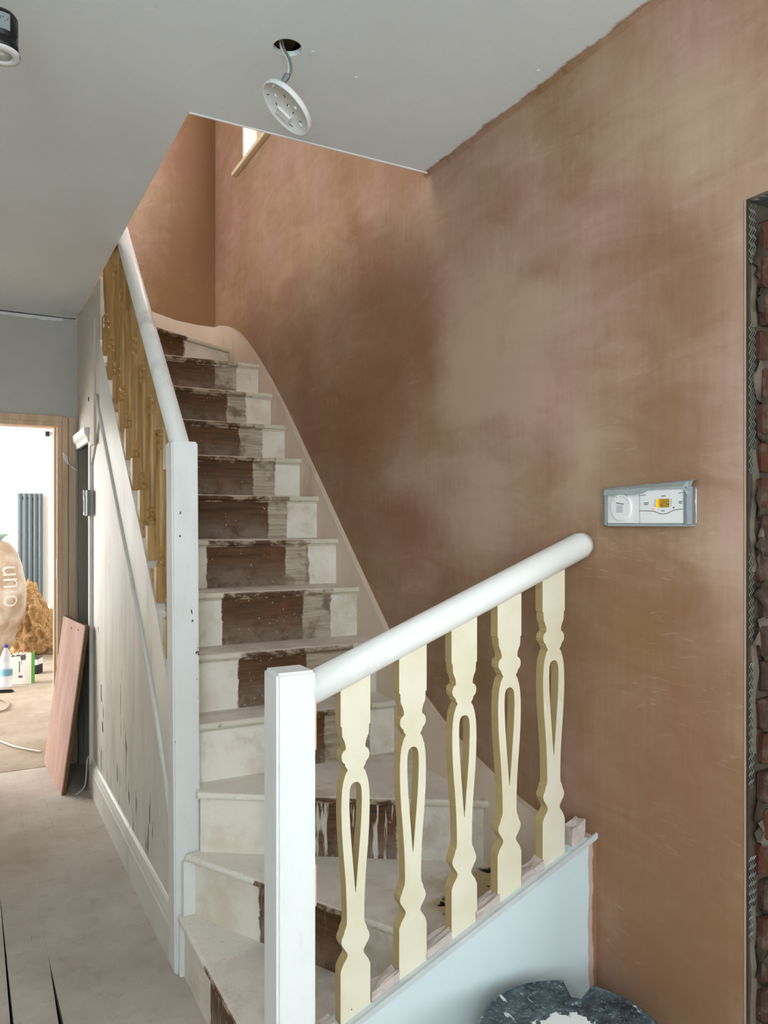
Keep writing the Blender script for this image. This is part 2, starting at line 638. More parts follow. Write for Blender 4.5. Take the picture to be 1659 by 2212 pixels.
def add_tube(bm, pts, rad, n=10, cap=True):
    pts = [Vector(p) for p in pts]
    rads = rad if isinstance(rad, (list, tuple)) else [rad] * len(pts)
    rings = []
    up = None
    for i, p in enumerate(pts):
        d = (pts[min(i + 1, len(pts) - 1)] - pts[max(i - 1, 0)]).normalized()
        if up is None:
            up = Vector((0, 0, 1)) if abs(d.z) < 0.9 else Vector((1, 0, 0))
        s = d.cross(up).normalized()
        up = s.cross(d).normalized()
        rings.append([bm.verts.new(p + (s * math.cos(2 * math.pi * k / n) + up * math.sin(2 * math.pi * k / n)) * rads[i]) for k in range(n)])
    for a, b in zip(rings, rings[1:]):
        for k in range(n):
            bm.faces.new((a[k], a[(k + 1) % n], b[(k + 1) % n], b[k]))
    if cap:
        bm.faces.new(list(reversed(rings[0])))
        bm.faces.new(rings[-1])


def tube(pts, rad, n=10):
    bm = bmesh.new()
    add_tube(bm, pts, rad, n)
    return bm


def lathe(prof, n=24, base=(0, 0, 0), close=True):
    """profile of (radius, z) turned about a vertical axis"""
    bm = bmesh.new()
    rings = []
    for r, z in prof:
        rings.append([bm.verts.new((base[0] + r * math.cos(2 * math.pi * k / n), base[1] + r * math.sin(2 * math.pi * k / n), base[2] + z)) for k in range(n)])
    for a, b in zip(rings, rings[1:]):
        for k in range(n):
            bm.faces.new((a[k], a[(k + 1) % n], b[(k + 1) % n], b[k]))
    if close:
        bm.faces.new(list(reversed(rings[0])))
        bm.faces.new(rings[-1])
    return bm


def smooth_pts(pts, n=6):
    pts = [Vector(p) for p in pts]
    out = []
    for i in range(len(pts) - 1):
        p0 = pts[max(i - 1, 0)]; p1 = pts[i]; p2 = pts[i + 1]; p3 = pts[min(i + 2, len(pts) - 1)]
        for k in range(n):
            t = k / n
            out.append(0.5 * ((2 * p1) + (p2 - p0) * t + (2 * p0 - 5 * p1 + 4 * p2 - p3) * t * t + (3 * p1 - p0 - 3 * p2 + p3) * t ** 3))
    out.append(pts[-1])
    return out


def steps(lo, hi, st, marks=()):
    xs = [lo]
    n = max(1, int(round((hi - lo) / st)))
    xs = [lo + (hi - lo) * i / n for i in range(n + 1)]
    for m in marks:
        if lo < m < hi:
            xs = [x for x in xs if abs(x - m) > st * 0.35 or x in (lo, hi)]
            xs.append(m)
    return sorted(set(xs))


def wall_bm(axis, w0, w1, a0, a1, b0, b1, holes=(), st=1.0):
    """wall slab between planes w0 and w1 of an axis ('x' or 'y'), spanning a x z, with rectangular holes"""
    bm = bmesh.new()
    A = steps(a0, a1, st, [h[0] for h in holes] + [h[1] for h in holes])
    B = steps(b0, b1, st, [h[2] for h in holes] + [h[3] for h in holes])

    def P(w, a, b):
        return (w, a, b) if axis == 'x' else (a, w, b)

    def solid(i, j):
        if i < 0 or j < 0 or i >= len(A) - 1 or j >= len(B) - 1:
            return False
        ca, cb = (A[i] + A[i + 1]) / 2, (B[j] + B[j + 1]) / 2
        return not any(h[0] < ca < h[1] and h[2] < cb < h[3] for h in holes)
    V = {}

    def vert(k, i, j):
        if (k, i, j) not in V:
            V[k, i, j] = bm.verts.new(P((w0, w1)[k], A[i], B[j]))
        return V[k, i, j]
    for i in range(len(A) - 1):
        for j in range(len(B) - 1):
            if not solid(i, j):
                continue
            for k in (0, 1):
                bm.faces.new([vert(k, i, j), vert(k, i + 1, j), vert(k, i + 1, j + 1), vert(k, i, j + 1)])
            for (di, dj, e) in ((-1, 0, ((i, j), (i, j + 1))), (1, 0, ((i + 1, j), (i + 1, j + 1))),
                                (0, -1, ((i, j), (i + 1, j))), (0, 1, ((i, j + 1), (i + 1, j + 1)))):
                if not solid(i + di, j + dj):
                    (p, q), (r, s) = e
                    bm.faces.new([vert(0, p, q), vert(0, r, s), vert(1, r, s), vert(1, p, q)])
    return bm


def float_attr(o, name, fn):
    me = o.data
    a = me.attributes.new(name, 'FLOAT', 'POINT')
    a.data.foreach_set('value', [fn(v.co) for v in me.vertices])


# ------------------------------------------------------------------ the setting
# floor of the hall: boards along the stair direction, mostly choked with dust
floor = struct('floor', box(-0.75, 4.8, -2.6, YE + 0.1, -0.10, -0.03), DARKV, 'dust covered boarded hall floor beside the staircase', 'floor')
edges = [-0.75, -0.63, -0.51, -0.39, -0.27, -0.15, -0.005, 0.115, 0.236, 0.358, 0.48, 0.60, 0.72, 0.84, 0.96, 1.08, 1.20, 1.32, 1.42]
for i in range(len(edges) - 1):
    a, b = edges[i], edges[i + 1]

    def gap(e, far):
        if abs(e - 0.115) < 1e-6:
            return 0.0004 if far else 0.0045
        if abs(e - 0.236) < 1e-6:
            return 0.0002 if far else 0.006
        return 0.0002
    y0, ym = -2.6, (3.25 if i in (6, 7) else 2.72)
    pts = [(a + gap(a, 0), y0, 0), (b - gap(b, 0), y0, 0),
           (b - gap(b, 0), 2.36, 0), (b - gap(b, 1), 3.25 if abs(b - 0.115) < 1e-6 else 2.68, 0), (b - gap(b, 1), YE + 0.1, 0),
           (a + gap(a, 1), YE + 0.1, 0), (a + gap(a, 1), 3.25 if abs(a - 0.115) < 1e-6 else 2.68, 0), (a + gap(a, 0), 2.36, 0)]
    from_bm('plank', prism(pts, (0, 0, -0.03)), FLOORM, floor)
struct('floor', box(1.42, 4.8, -2.6, 3.6, -0.03, 0.0), FLOORM, 'boarded floor of the front room beyond the right hand opening', 'floor')
struct('floor', box(-2.4, 2.6, YE + 0.103, 11.2, -0.10, -0.006), FLOORK, 'rough dusty floor of the bright room beyond the doorway', 'floor')

# plastered right wall, with the opening to the front room and the stair window high up
WY0, WY1, WZ0, WZ1 = 2.95, 4.305, 3.455, 4.65
bm = wall_bm('x', XR, XR + 0.24, -2.6, YE + 0.1, 0.0, 5.2, [(-1.3, YJ, -0.5, HL), (WY0, WY1, WZ0, WZ1)], 0.05)
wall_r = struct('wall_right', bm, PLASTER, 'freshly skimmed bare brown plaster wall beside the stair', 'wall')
BLOBS = [  # photo pixel centre, radii, paleness there: drying plaster, some light and shade painted in
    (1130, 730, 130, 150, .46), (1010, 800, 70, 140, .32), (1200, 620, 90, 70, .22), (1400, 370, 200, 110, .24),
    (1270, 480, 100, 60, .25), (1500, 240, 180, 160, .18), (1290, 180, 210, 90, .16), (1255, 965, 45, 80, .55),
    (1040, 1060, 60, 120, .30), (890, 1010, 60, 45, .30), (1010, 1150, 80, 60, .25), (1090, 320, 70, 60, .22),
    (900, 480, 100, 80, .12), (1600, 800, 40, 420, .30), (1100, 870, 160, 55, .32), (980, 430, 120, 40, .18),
    (1560, 1170, 70, 60, .32), (1490, 770, 40, 60, .22), (1240, 1080, 50, 50, .25), (600, 360, 100, 160, .18),  # last entry paints in the lit wall below the stair window
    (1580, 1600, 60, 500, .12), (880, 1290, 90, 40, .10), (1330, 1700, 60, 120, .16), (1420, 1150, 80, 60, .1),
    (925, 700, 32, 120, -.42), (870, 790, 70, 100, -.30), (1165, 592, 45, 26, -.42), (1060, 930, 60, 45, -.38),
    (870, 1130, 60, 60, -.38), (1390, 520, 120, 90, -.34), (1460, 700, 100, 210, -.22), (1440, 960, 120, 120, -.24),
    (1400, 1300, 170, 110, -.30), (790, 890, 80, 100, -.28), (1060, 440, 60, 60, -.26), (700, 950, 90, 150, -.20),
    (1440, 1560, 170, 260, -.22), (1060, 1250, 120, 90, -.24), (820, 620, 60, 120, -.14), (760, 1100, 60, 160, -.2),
    (1420, 1980, 240, 280, -.5), (560, 620, 100, 100, -.1), (940, 1480, 120, 120, -.15)]  # first entry paints the lower corner's shade, along with some damp


def dry_and_light_at(co):
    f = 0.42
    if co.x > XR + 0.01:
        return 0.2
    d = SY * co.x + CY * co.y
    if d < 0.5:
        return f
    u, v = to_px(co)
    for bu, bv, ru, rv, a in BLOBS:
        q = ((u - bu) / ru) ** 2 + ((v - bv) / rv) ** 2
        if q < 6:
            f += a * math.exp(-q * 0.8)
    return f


float_attr(wall_r, 'dry_and_light', dry_and_light_at)

# end wall: plastered inside the stairwell, emulsioned in the hall; doorway to the bright room
DX0, DX1, DH = -0.36, 0.495, 1.985
struct('wall_end', wall_bm('y', YE, YE + 0.1, -0.75, XP + 0.02, 0.0, HC - 0.009, [(DX0, DX1, -0.5, DH)], 1.0), EMUL,
       'grey white wall above the far doorway', 'wall')
we = SC.objects['wall_end']
from_bm('shadow_gap', box(-0.75, XP, YE + 0.02, YE + 0.03, HC - 0.012, HC), DARKV, we)
bm = bmesh.new()
rows = []
for i in range(41):
    x = 0.10 + 0.40 * i / 40
    a = 0.010 + 0.016 * abs(mnoise.noise((x * 14, 2, 1)))
    rows.append([bm.verts.new((x, YE - 0.0012, HC - 0.012)), bm.verts.new((x, YE - 0.0016, HC - 0.014 - a)), bm.verts.new((x, YE + 0.001, HC - 0.018 - a))])
for p, q in zip(rows, rows[1:]):
    bm.faces.new((p[0], q[0], q[1], p[1]))
    bm.faces.new((p[1], q[1], q[2], p[2]))
from_bm('filler_smear', bm, WHITE, we)
wb = struct('wall_back', wall_bm('y', YE, YE + 0.1, XP + 0.021, XR + 0.2, 0.0, 5.2, (), 0.08), PLASTER,
            'bare plaster wall at the head of the stair', 'wall')
float_attr(wb, 'dry_and_light', lambda c: 0.6 - 0.75 * min(1, max(0, (c.x - 0.9) / 0.3)) - 0.25 * min(1, max(0, (3.4 - c.z) / 0.6)))  # window light falloff painted in: darker towards the corner and lower down
wl = struct('wall_landing', wall_bm('y', YE, YE + 0.1, -2.2, XP + 0.0205, HC + 0.26, 5.2, (), 0.5), PLASTER,
            'bare plaster landing wall upstairs', 'wall')
float_attr(wl, 'dry_and_light', lambda c: 0.6)

# rest of the shell (outside the picture, but it holds and bounces the light)
wlf = struct('wall_left', wall_bm('x', -0.85, -0.75, -2.6, YE, 0, HC, [(-2.2, -0.5, 1.0, 2.3)]), KITW, 'painted left wall of the hall', 'wall')  # opening made for the added side fill
struct('wall_front', wall_bm('y', -2.7, -2.6, -0.85, 4.9, 0, HC, [(0.2, 1.2, 1.1, 2.4), (2.3, 4.6, 0.7, 2.4)]), EMUL,
       'front wall of the house with bay window and added fill light opening', 'wall')
struct('wall_front_room', wall_bm('x', 4.8, 4.9, -2.6, 3.6, 0, HC), EMUL, 'far side wall of the front room', 'wall')
struct('wall_front_room_back', wall_bm('y', 3.6, 3.7, XR + 0.24, 4.9, 0, HC), EMUL, 'back wall of the front room', 'wall')
struct('wall_kitchen_left', wall_bm('x', -2.5, -2.4, YE, 11.3, 0, HC, [(6.4, 10.0, 0.55, 2.5)]), KITW, 'window wall of the bright far room', 'wall')
struct('wall_kitchen_right', wall_bm('x', 2.6, 2.7, YE, 11.3, 0, HC), KITW, 'white right wall of the bright far room', 'wall')
struct('wall_kitchen_end', wall_bm('y', 11.08, 11.2, -2.4, 2.6, -0.1, HC), KITW, 'white end wall of the bright far room behind the radiator', 'wall')
struct('wall_kitchen_return', wall_bm('y', YE, YE + 0.1, XR + 0.2, 2.6, 0, HC), KITW, 'white return wall of the far room', 'wall')
struct('wall_kitchen_return', wall_bm('y', YE, YE + 0.1, -2.4, -0.75, 0, HC), KITW, 'white left return wall of the far room', 'wall')
struct('ceiling', box(-2.4, 2.6, YE + 0.1, 11.2, HC, HC + 0.1), KITW, 'white ceiling of the bright far room', 'ceiling')
struct('ceiling', box(XR + 0.24, 4.8, -2.6, 3.6, HC, HC + 0.1), EMUL, 'ceiling of the front room', 'ceiling')
struct('trim_1', box(-2.4, 2.6, 11.065, 11.08, -0.006, 0.09), KITW, 'white skirting along the far room end wall', 'skirting')
# first floor above
struct('wall_upper_left', wall_bm('x', -2.3, -2.2, 0.4, YE, HC, 5.2, [(2.2, 3.8, 3.5, 4.8)]), EMUL, 'landing side wall upstairs', 'wall')
struct('wall_upper_front', wall_bm('y', 0.4, 0.5, -2.2, XR, HC + 0.26, 5.2), EMUL, 'landing front wall upstairs', 'wall')
struct('ceiling', box(-2.3, XR + 0.24, 0.4, YE + 0.1, 5.2, 5.3), EMUL, 'landing ceiling upstairs', 'ceiling')

# hall ceiling: a slab with the stairwell and a round cable hole cut through the board
HOLE = at_d(621, 103, FPX * (HC - EYE) / (HORIZON - 103))
bm = bmesh.new()


def loop(pts):
    vs = [bm.verts.new(p) for p in pts]
    return [bm.edges.new((vs[i], vs[(i + 1) % len(vs)])) for i in range(len(vs))], vs


NH = 28
e1, v1 = loop([(-0.75, -2.6, HC), (XR, -2.6, HC), (XR, YO, HC), (XP, YO, HC), (XP, YE, HC), (-0.75, YE, HC)])
e2, v2 = loop([(HOLE.x + 0.036 * math.cos(2 * math.pi * k / NH), HOLE.y + 0.036 * math.sin(2 * math.pi * k / NH), HC) for k in range(NH)])
bmesh.ops.triangle_fill(bm, use_beauty=True, edges=e1 + e2)
r = bmesh.ops.extrude_face_region(bm, geom=list(bm.faces))
bmesh.ops.translate(bm, verts=[g for g in r['geom'] if isinstance(g, bmesh.types.BMVert)], vec=(0, 0, 0.013))
ceil = struct('ceiling', bm, CEIL, 'grey white plasterboard hall ceiling with the stairwell cut out', 'ceiling')
# joists and boards over the ceiling, fascia round the stairwell
from_bm('subfloor', box(-2.2, XP - 0.012, -2.6, YE, HC + 0.22, HC + 0.26), DARKV, ceil)
from_bm('subfloor', box(XP - 0.012, XR, -2.6, YO - 0.012, HC + 0.22, HC + 0.26), DARKV, ceil)
from_bm('joist', box(HOLE.x - 0.02, HOLE.x + 0.055, 0.0, YO - 0.02, HC + 0.07, HC + 0.22), RAWPINE, ceil)
from_bm('fascia', box(XP, XR, YO - 0.012, YO, HC + 0.0131, HC + 0.26), CEIL, ceil)
from_bm('fascia', box(XP - 0.012, XP, YO - 0.012, YE, HC + 0.0131, HC + 0.26), CEIL, ceil)
from_bm('corner_bead', tube([(XP, YO - 0.001, HC + 0.001), (XR, YO - 0.001, HC + 0.001)], 0.0045, 8), WHITE, ceil)
for (u, v) in ((676, 112), (770, 167), (1163, 153)):
    p = at_d(u, v, FPX * (HC - EYE) / (HORIZON - v))
    from_bm('filler_spot', lathe([(0.006, -0.003), (0.004, 0.0), (0.001, 0.001)], 10, (p.x, p.y, HC)), WHITE, ceil)
# ragged skim edge along the wall and ceiling line
bm = bmesh.new()
ys = [1.0 + i * 0.02 for i in range(65)]
top = []
for y in ys:
    w = 0.010 + 0.012 * abs(mnoise.noise((y * 7, 1, 2))) + 0.012 * abs(mnoise.noise((y * 31, 4, 2)))
    top.append([bm.verts.new((XR - w, y, HC - 0.0005)), bm.verts.new((XR + 0.001, y, HC - 0.008 - 0.4 * w)), bm.verts.new((XR + 0.001, y, HC))])
for a, b in zip(top, top[1:]):
    bm.faces.new((a[0], b[0], b[1], a[1]))
    bm.faces.new((a[0], a[2], b[2], b[0]))
sk = from_bm('skim_edge', bm, PLASTER, wall_r)
float_attr(sk, 'dry_and_light', lambda c: 0.35)

# stair window in the right wall, seen as a bright slot
w1 = tag(empty('window_1', (XR + 0.2, (WY0 + WY1) / 2, WZ0), 'bright stair window above the flight with bare wooden sill', 'window'), kind='structure')
from_bm('window_frame', wall_bm('x', XR + 0.004, XR + 0.045, WY0, WY1, WZ0, WZ1, [(WY0 + .03, 3.6, WZ0 + .03, WZ1 - .03), (3.64, WY1 - .03, WZ0 + .03, WZ1 - .03)]), WHITE, w1)
GLASS = mk_clear('window_glass', (240, 248, 250), 0.08, 0.02)
for (a, b) in ((WY0 + .03, 3.6), (3.64, WY1 - .03)):
    from_bm('pane', box(XR + .022, XR + .027, a, b, WZ0 + .03, WZ1 - .03), GLASS, w1)
from_bm('sill', box(XR - 0.028, XR + 0.003, WY0 - 0.06, WY1 + 0.11, WZ0 - 0.024, WZ0 + 0.001), plain('cream_sill_paint', (238, 224, 190), 0.5), w1, bevel=0.004)

# ragged brick jamb of the opening on the right
jamb = wall_r
JX = XR + 0.018
zs = 0.0
k = 0
mort = from_bm('mortar_bed', box(XR + 0.003, XR + 0.238, YJ - 0.008, YJ + 0.02, 0, HL), MORTAR, jamb)
bmb = bmesh.new()
add_box(bmb, -0.051, 0.051, -0.012, 0.012, -0.031, 0.031)
bmesh.ops.bevel(bmb, geom=list(bmb.edges), offset=0.005, segments=1, affect='EDGES')
bmesh.ops.recalc_face_normals(bmb, faces=bmb.faces)
brick_me = bpy.data.meshes.new('brick')
bmb.to_mesh(brick_me); bmb.free()
brick_me.materials.append(BRICK)
while zs < HL - 0.06:
    shift = 0.0 if k % 2 else 0.03
    for c in (0, 1):
        o = bpy.data.objects.new('brick', brick_me)
        o.location = (JX + 0.056 + shift * 0.3 + c * 0.108, YJ - 0.012 + random.uniform(-0.006, 0.004), zs + 0.036)
        o.rotation_euler = (random.uniform(-.05, .05), random.uniform(-.04, .04), random.uniform(-.06, .06))
        o.parent = jamb
        COL.objects.link(o)
    zs += 0.075
    k += 1
# plaster lumps and returns stuck on the brick
for i in range(34):
    z = random.uniform(0.05, HL - 0.1)
    s = random.uniform(0.012, 0.034)
    bm = bmesh.new()
    bmesh.ops.create_icosphere(bm, subdivisions=2, radius=1)
    for v in bm.verts:
        n = 1 + 0.5 * mnoise.noise(v.co * 1.7 + Vector((i * 3.1, 0, 0)))
        v.co = Vector((v.co.x * s * n, v.co.y * s * 0.2 * n, v.co.z * s * random.uniform(0.95, 1.05) * (1.2 + (i % 3) * 0.5) * n)) + Vector((JX + random.uniform(0.016, 0.075), YJ - 0.018, z))
    from_bm('plaster_daub', bm, MORTAR if i % 4 else DAUB, jamb, True)
for (za, zb) in ((0.05, 0.62), (0.93, 1.16), (1.30, 1.55), (1.80, 1.96)):
    bm = bmesh.new()
    rows = []
    n = int((zb - za) / 0.02)
    for q in range(n + 1):
        z = za + (zb - za) * q / n
        w = 0.020 + 0.014 * mnoise.noise((z * 17, 3, za * 5))
        rows.append([bm.verts.new((XR + 0.001, YJ - 0.0015, z)), bm.verts.new((XR + w, YJ - 0.014, z)), bm.verts.new((XR + w + 0.004, YJ + 0.004, z))])
    for a, b in zip(rows, rows[1:]):
        bm.faces.new((a[0], a[1], b[1], b[0]))
        bm.faces.new((a[1], a[2], b[2], b[1]))
    from_bm('render_return', bm, DAUB, jamb, True)
# expanded metal angle bead: rows of small steel diamonds
bm = bmesh.new()
for (za, zb, cols) in ((HL - 0.13, HL - 0.005, 3), (1.50, 1.81, 3), (1.16, 1.34, 2), (0.86, 1.12, 2), (0.55, 0.72, 3)):
    for c in range(cols):
        x = XR + 0.006 + c * 0.0065
        z = za
        s = 1
        pts = []
        while z < zb:
            pts.append((x + s * 0.0026, YJ - 0.009 - 0.002 * (s > 0), z))
            z += 0.0085
            s = -s
        add_tube(bm, pts, 0.0012, 4)
from_bm('angle_bead_mesh', bm, STEEL, jamb)
from_bm('angle_bead_nose', tube([(XR + 0.001, YJ - 0.001, 0), (XR + 0.001, YJ - 0.001, HL)], 0.0026, 8), plain('plaster_nib', (150, 130, 110), 0.7), jamb)
from_bm('lintel_soffit', box(XR + 0.012, XR + 0.238, -1.29, YJ - 0.001, HL - 0.006, HL + 0.01), plain('grey_lintel', (96, 98, 92), 0.9, 0.1, 0.3, 25), jamb)
bm = bmesh.new()
for c in range(3):
    y, s, pts = YJ - 0.01, 1, []
    while y > 0.6:
        pts.append((XR + 0.004 + c * 0.006 + s * 0.0024, y, HL - 0.005))
        y -= 0.0085
        s = -s
    add_tube(bm, pts, 0.0011, 4)
from_bm('angle_bead_mesh', bm, STEEL, jamb)

# ------------------------------------------------------------------ staircase
NZ = {1: .187, 2: .375, 3: .566, 4: .757, 5: .953, 6: 1.147, 7: 1.335, 8: 1.518, 9: 1.699, 10: 1.877, 11: 2.060, 12: 2.247, 13: 2.432, 14: 2.62}
NY = {4: 2.445, 5: 2.585, 6: 2.75, 7: 2.948, 8: 3.15, 9: 3.35, 10: 3.545, 11: 3.74, 12: 3.935}
XL, XW = 0.605, 1.377
stair = empty('staircase', (0.99, 2.4, 0), 'steep stripped wooden staircase with winders at the foot', 'staircase')


def pitch(y):
    """height of the nosing line above the straight flight"""
    ks = sorted(NY)
    if y <= NY[ks[0]]:
        return NZ[ks[0]] + (y - NY[ks[0]]) * 0.97
    for a, b in zip(ks, ks[1:]):
        if y <= NY[b]:
            return NZ[a] + (NZ[b] - NZ[a]) * (y - NY[a]) / (NY[b] - NY[a])
    return NZ[ks[-1]] + (y - NY[ks[-1]]) * 0.95


def tread(pts, nfront, z, zone=(9, 9, 9), th=0.022):
    """polygon in plan; the first nfront edges are nosings and are rounded"""
    bm = bmesh.new()
    a, b = add_prism(bm, [(x, y, z) for x, y in pts], (0, 0, -th))
    es = []
    bm.edges.ensure_lookup_table()
    for i in range(nfront):
        for vs in (a, b):
            e = bm.edges.get((vs[i], vs[i + 1]))
            if e:
                es.append(e)
    bmesh.ops.bevel(bm, geom=es, offset=0.0098, segments=4, affect='EDGES', profile=0.5)
    o = from_bm('tread', bm, TREAD, stair)
    p, d = Vector(pts[0]), (Vector(pts[1]) - Vector(pts[0])).normalized()
    float_attr(o, 'along', lambda c: (Vector((c.x, c.y)) - p).dot(d))
    o['d0'], o['d1'], o['g1'] = [float(q) for q in zone]
    return o


def riser(p, q, z0, z1, d0, d1, g1, drip=0.0, th=0.018):
    """board from plan point p to q (left to right seen from the front)"""
    p, q = Vector((p[0], p[1], 0)), Vector((q[0], q[1], 0))
    d = (q - p).normalized()
    back = Vector((-d.y, d.x, 0)) * th
    L = (q - p).length
    bm = bmesh.new()
    n, m = 12, 3
    V = [[bm.verts.new(p + d * (L * i / n) + Vector((0, 0, z0 + (z1 - z0) * j / m))) for j in range(m + 1)] for i in range(n + 1)]
    for i in range(n):
        for j in range(m):
            bm.faces.new((V[i][j], V[i + 1][j], V[i + 1][j + 1], V[i][j + 1]))
    ex = bmesh.ops.extrude_face_region(bm, geom=list(bm.faces))
    bmesh.ops.translate(bm, verts=[g for g in ex['geom'] if isinstance(g, bmesh.types.BMVert)], vec=back)
    o = from_bm('riser', bm, RISER, stair)
    float_attr(o, 'along', lambda c: (Vector((c.x, c.y, 0)) - p).dot(d))
    float_attr(o, 'up', lambda c: c.z - z0)
    o['d0'], o['d1'], o['g1'], o['drip'] = float(d0), float(d1), float(g1), float(drip)
    return o


def sx(u, y):
    return on_y(u, 1130, y).x - XL


# straight flight
RP = {  # photo pixel columns of the paint changes on each riser: dark from, dark to, grey to
    12: (0, 464, 511), 11: (0, 490, 531), 10: (0, 517, 567), 9: (0, 547, 594), 8: (0, 579, 620), 7: (446, 616, 667),
    6: (479, 654, 714), 5: (515, 662, 760), 4: (674, 702, 800)}
for n in range(4, 13):
    y = NY[n]
    ynext = NY[n + 1] if n < 12 else 4.02
    z = NZ[n]
    yr = y + 0.022
    a, b, c = RP[n]
    zone = (sx(a, yr) if a else -1, sx(b, yr), sx(c, yr))
    if n < 12:
        tread([(XL, y), (XW, y), (XW, ynext + 0.03), (XL, ynext + 0.03)], 1, z, zone)
    riser((XL, yr), (XW, yr), NZ[n - 1] - 0.002, z - 0.020, *zone, 0.0 if n > 4 else 0.5)
    so = from_bm('scotia', tube([(XL, yr - 0.002, z - 0.025), (XW, yr - 0.002, z - 0.025)], 0.005, 8), TREAD, stair)
    float_attr(so, 'along', lambda co: co.x - XL)
    so['d0'], so['d1'], so['g1'] = zone
# winders at the top, turning left onto the landing
t13a, t13b = Vector((0.60, 3.955)), Vector((XW, 4.46))
dv = (t13b - t13a).normalized()
nv = Vector((-dv.y, dv.x))
tread([(XL, NY[12]), (XW, NY[12]), (XW, 4.49), (XL, 3.985)], 1, NZ[12], zone)
riser(t13a + nv * 0.022, t13b + nv * 0.022 + dv * 0.035, NZ[12] - 0.002, NZ[13] - 0.024, -1, 0.56, 0.57)
tread([(t13a.x, t13a.y), (t13b.x, t13b.y), (XW, YE - 0.02), (0.93, YE - 0.02), (0.61, 4.02)], 1, NZ[13], (-1, 0.56, 0.57))
riser((0.62, 4.0), (0.95, YE - 0.022), NZ[13] - 0.002, NZ[14] - 0.024, -1, 0.8, 0.9)
tread([(0.60, 4.0), (0.93, YE - 0.02), (0.60, YE - 0.02)], 1, NZ[14])
# winders at the foot, turning round the lower newel
J0, J1 = Vector((0.632, 2.375)), Vector((XW, 1.885))
K0, K1 = Vector((0.598, 2.392)), Vector((1.045, 1.505))
LX = 0.577
yb = YB + 0.03
tread([(J0.x, J0.y), (J1.x, J1.y), (XW, NY[4] + 0.03), (0.64, NY[4] + 0.03)], 1, NZ[3], (0.30, 0.60, 0.62))
tread([(K0.x, K0.y), (K1.x, yb), (XW, yb), (XW, 1.92), (0.65, 2.41)], 1, NZ[2], (0.28, 0.61, 0.62))
bm_pts = [(LX, 2.404), (LX, yb), (K1.x + 0.03, yb), (0.64, 2.404)]
tread(bm_pts, 1, NZ[1], (0.30, 2, 2))


def inset(a, b, s=0.022):
    d = (b - a).normalized()
    n = Vector((-d.y, d.x))
    return a + n * s, b + n * s


p, q = inset(J0, J1)
riser(p, q, NZ[2] - 0.002, NZ[3] - 0.020, 0.30, 0.615, 0.62, 0.95)
p, q = inset(K0, Vector((K1.x, yb)))
riser(p, q, NZ[1] - 0.002, NZ[2] - 0.020, 0.29, 0.61, 0.615, 0.15)
p, q = Vector((LX + 0.018, 2.403)), Vector((LX + 0.018, yb))
riser(p, q, 0.0, NZ[1] - 0.020, 0.30, 2.0, 2.1, 0.45)
# white blocks where the winders house into the newel
from_bm('newel_block', box(0.590, 0.640, 2.385, 2.409, NZ[1], NZ[2] - 0.02), NEWELW, stair, bevel=0.006)
from_bm('newel_block', box(0.580, 0.606, 2.392, 2.409, 0, NZ[1] - 0.02), NEWELW, stair, bevel=0.004)

# wall string: the board that rises along the plaster, humped at the top
SK = [(839, 1367), (760, 1196), (680, 1020), (615, 880), (585, 822), (560, 780), (545, 756), (530, 735), (515, 718), (500, 708), (488, 704), (476, 704), (467, 707)]
top = [on_x(u, v, XW + 0.010) for u, v in SK]
low = [on_x(u, v, XW + 0.010) for u, v in ((1200, 1784), (1158, 1756), (1113, 1721), (1077, 1688), (1012, 1623), (967, 1575), (914, 1505))]
pts = [(XW, p.y, p.z) for p in low + top if p.y < YE]
pts = [(XW, yb, pts[0][2])] + [p for p in pts if p[1] > yb]
pts += [(XW, YE, top[-1].z), (XW, YE, 2.30), (XW, 4.0, 1.9), (XW, 2.5, 0.5), (XW, 2.2, 0.30), (XW, yb, 0.30)]
from_bm('wall_string', prism(pts, (XR - XW - 0.001, 0, 0)), STRINGM, stair, bevel=0.003, seg=1)
bk = [on_y(u, v, YE - 0.02) for u, v in ((470, 708), (425, 702), (380, 692), (325, 672), (290, 655))]
pts = [(p.x, YE - 0.022, p.z) for p in bk] + [(bk[-1].x, YE - 0.022, 2.40), (XW, YE - 0.022, 2.40)]
from_bm('wall_string', prism(pts, (0, 0.021, 0)), STRINGM, stair)

# outer string with its moulding
YN = 2.494        # back of the upper newel
ys = [YN, 2.7, 2.95, 3.2, 3.5, 3.75, 3.975]
up = [(XP, y, pitch(y) + 0.01) for y in ys]
dn = [(XP, y, pitch(y) - 0.33) for y in ys]
from_bm('outer_string', prism(up + list(reversed(dn)), (0.032, 0, 0)), OSTRING, stair, bevel=0.002, seg=1)
ys2 = ys + [4.05]
for off, rr in ((0.322, 0.010), (0.352, 0.007)):
    from_bm('string_moulding', tube([(XP - 0.001, y, pitch(y) - off) for y in ys2], rr, 8), OSTRING, stair, True)
for n in range(6, 12):       # small fillets on top of the string between spindles
    y = NY[n]
    from_bm('fillet', prism([(XP + .004, y, pitch(y) + .008), (XP + .004, y + .07, pitch(y + .07) + .008), (XP + .004, y + .07, pitch(y + .07) + .026), (XP + .004, y, pitch(y) + .026)], (0.024, 0, 0)), PINE, stair)

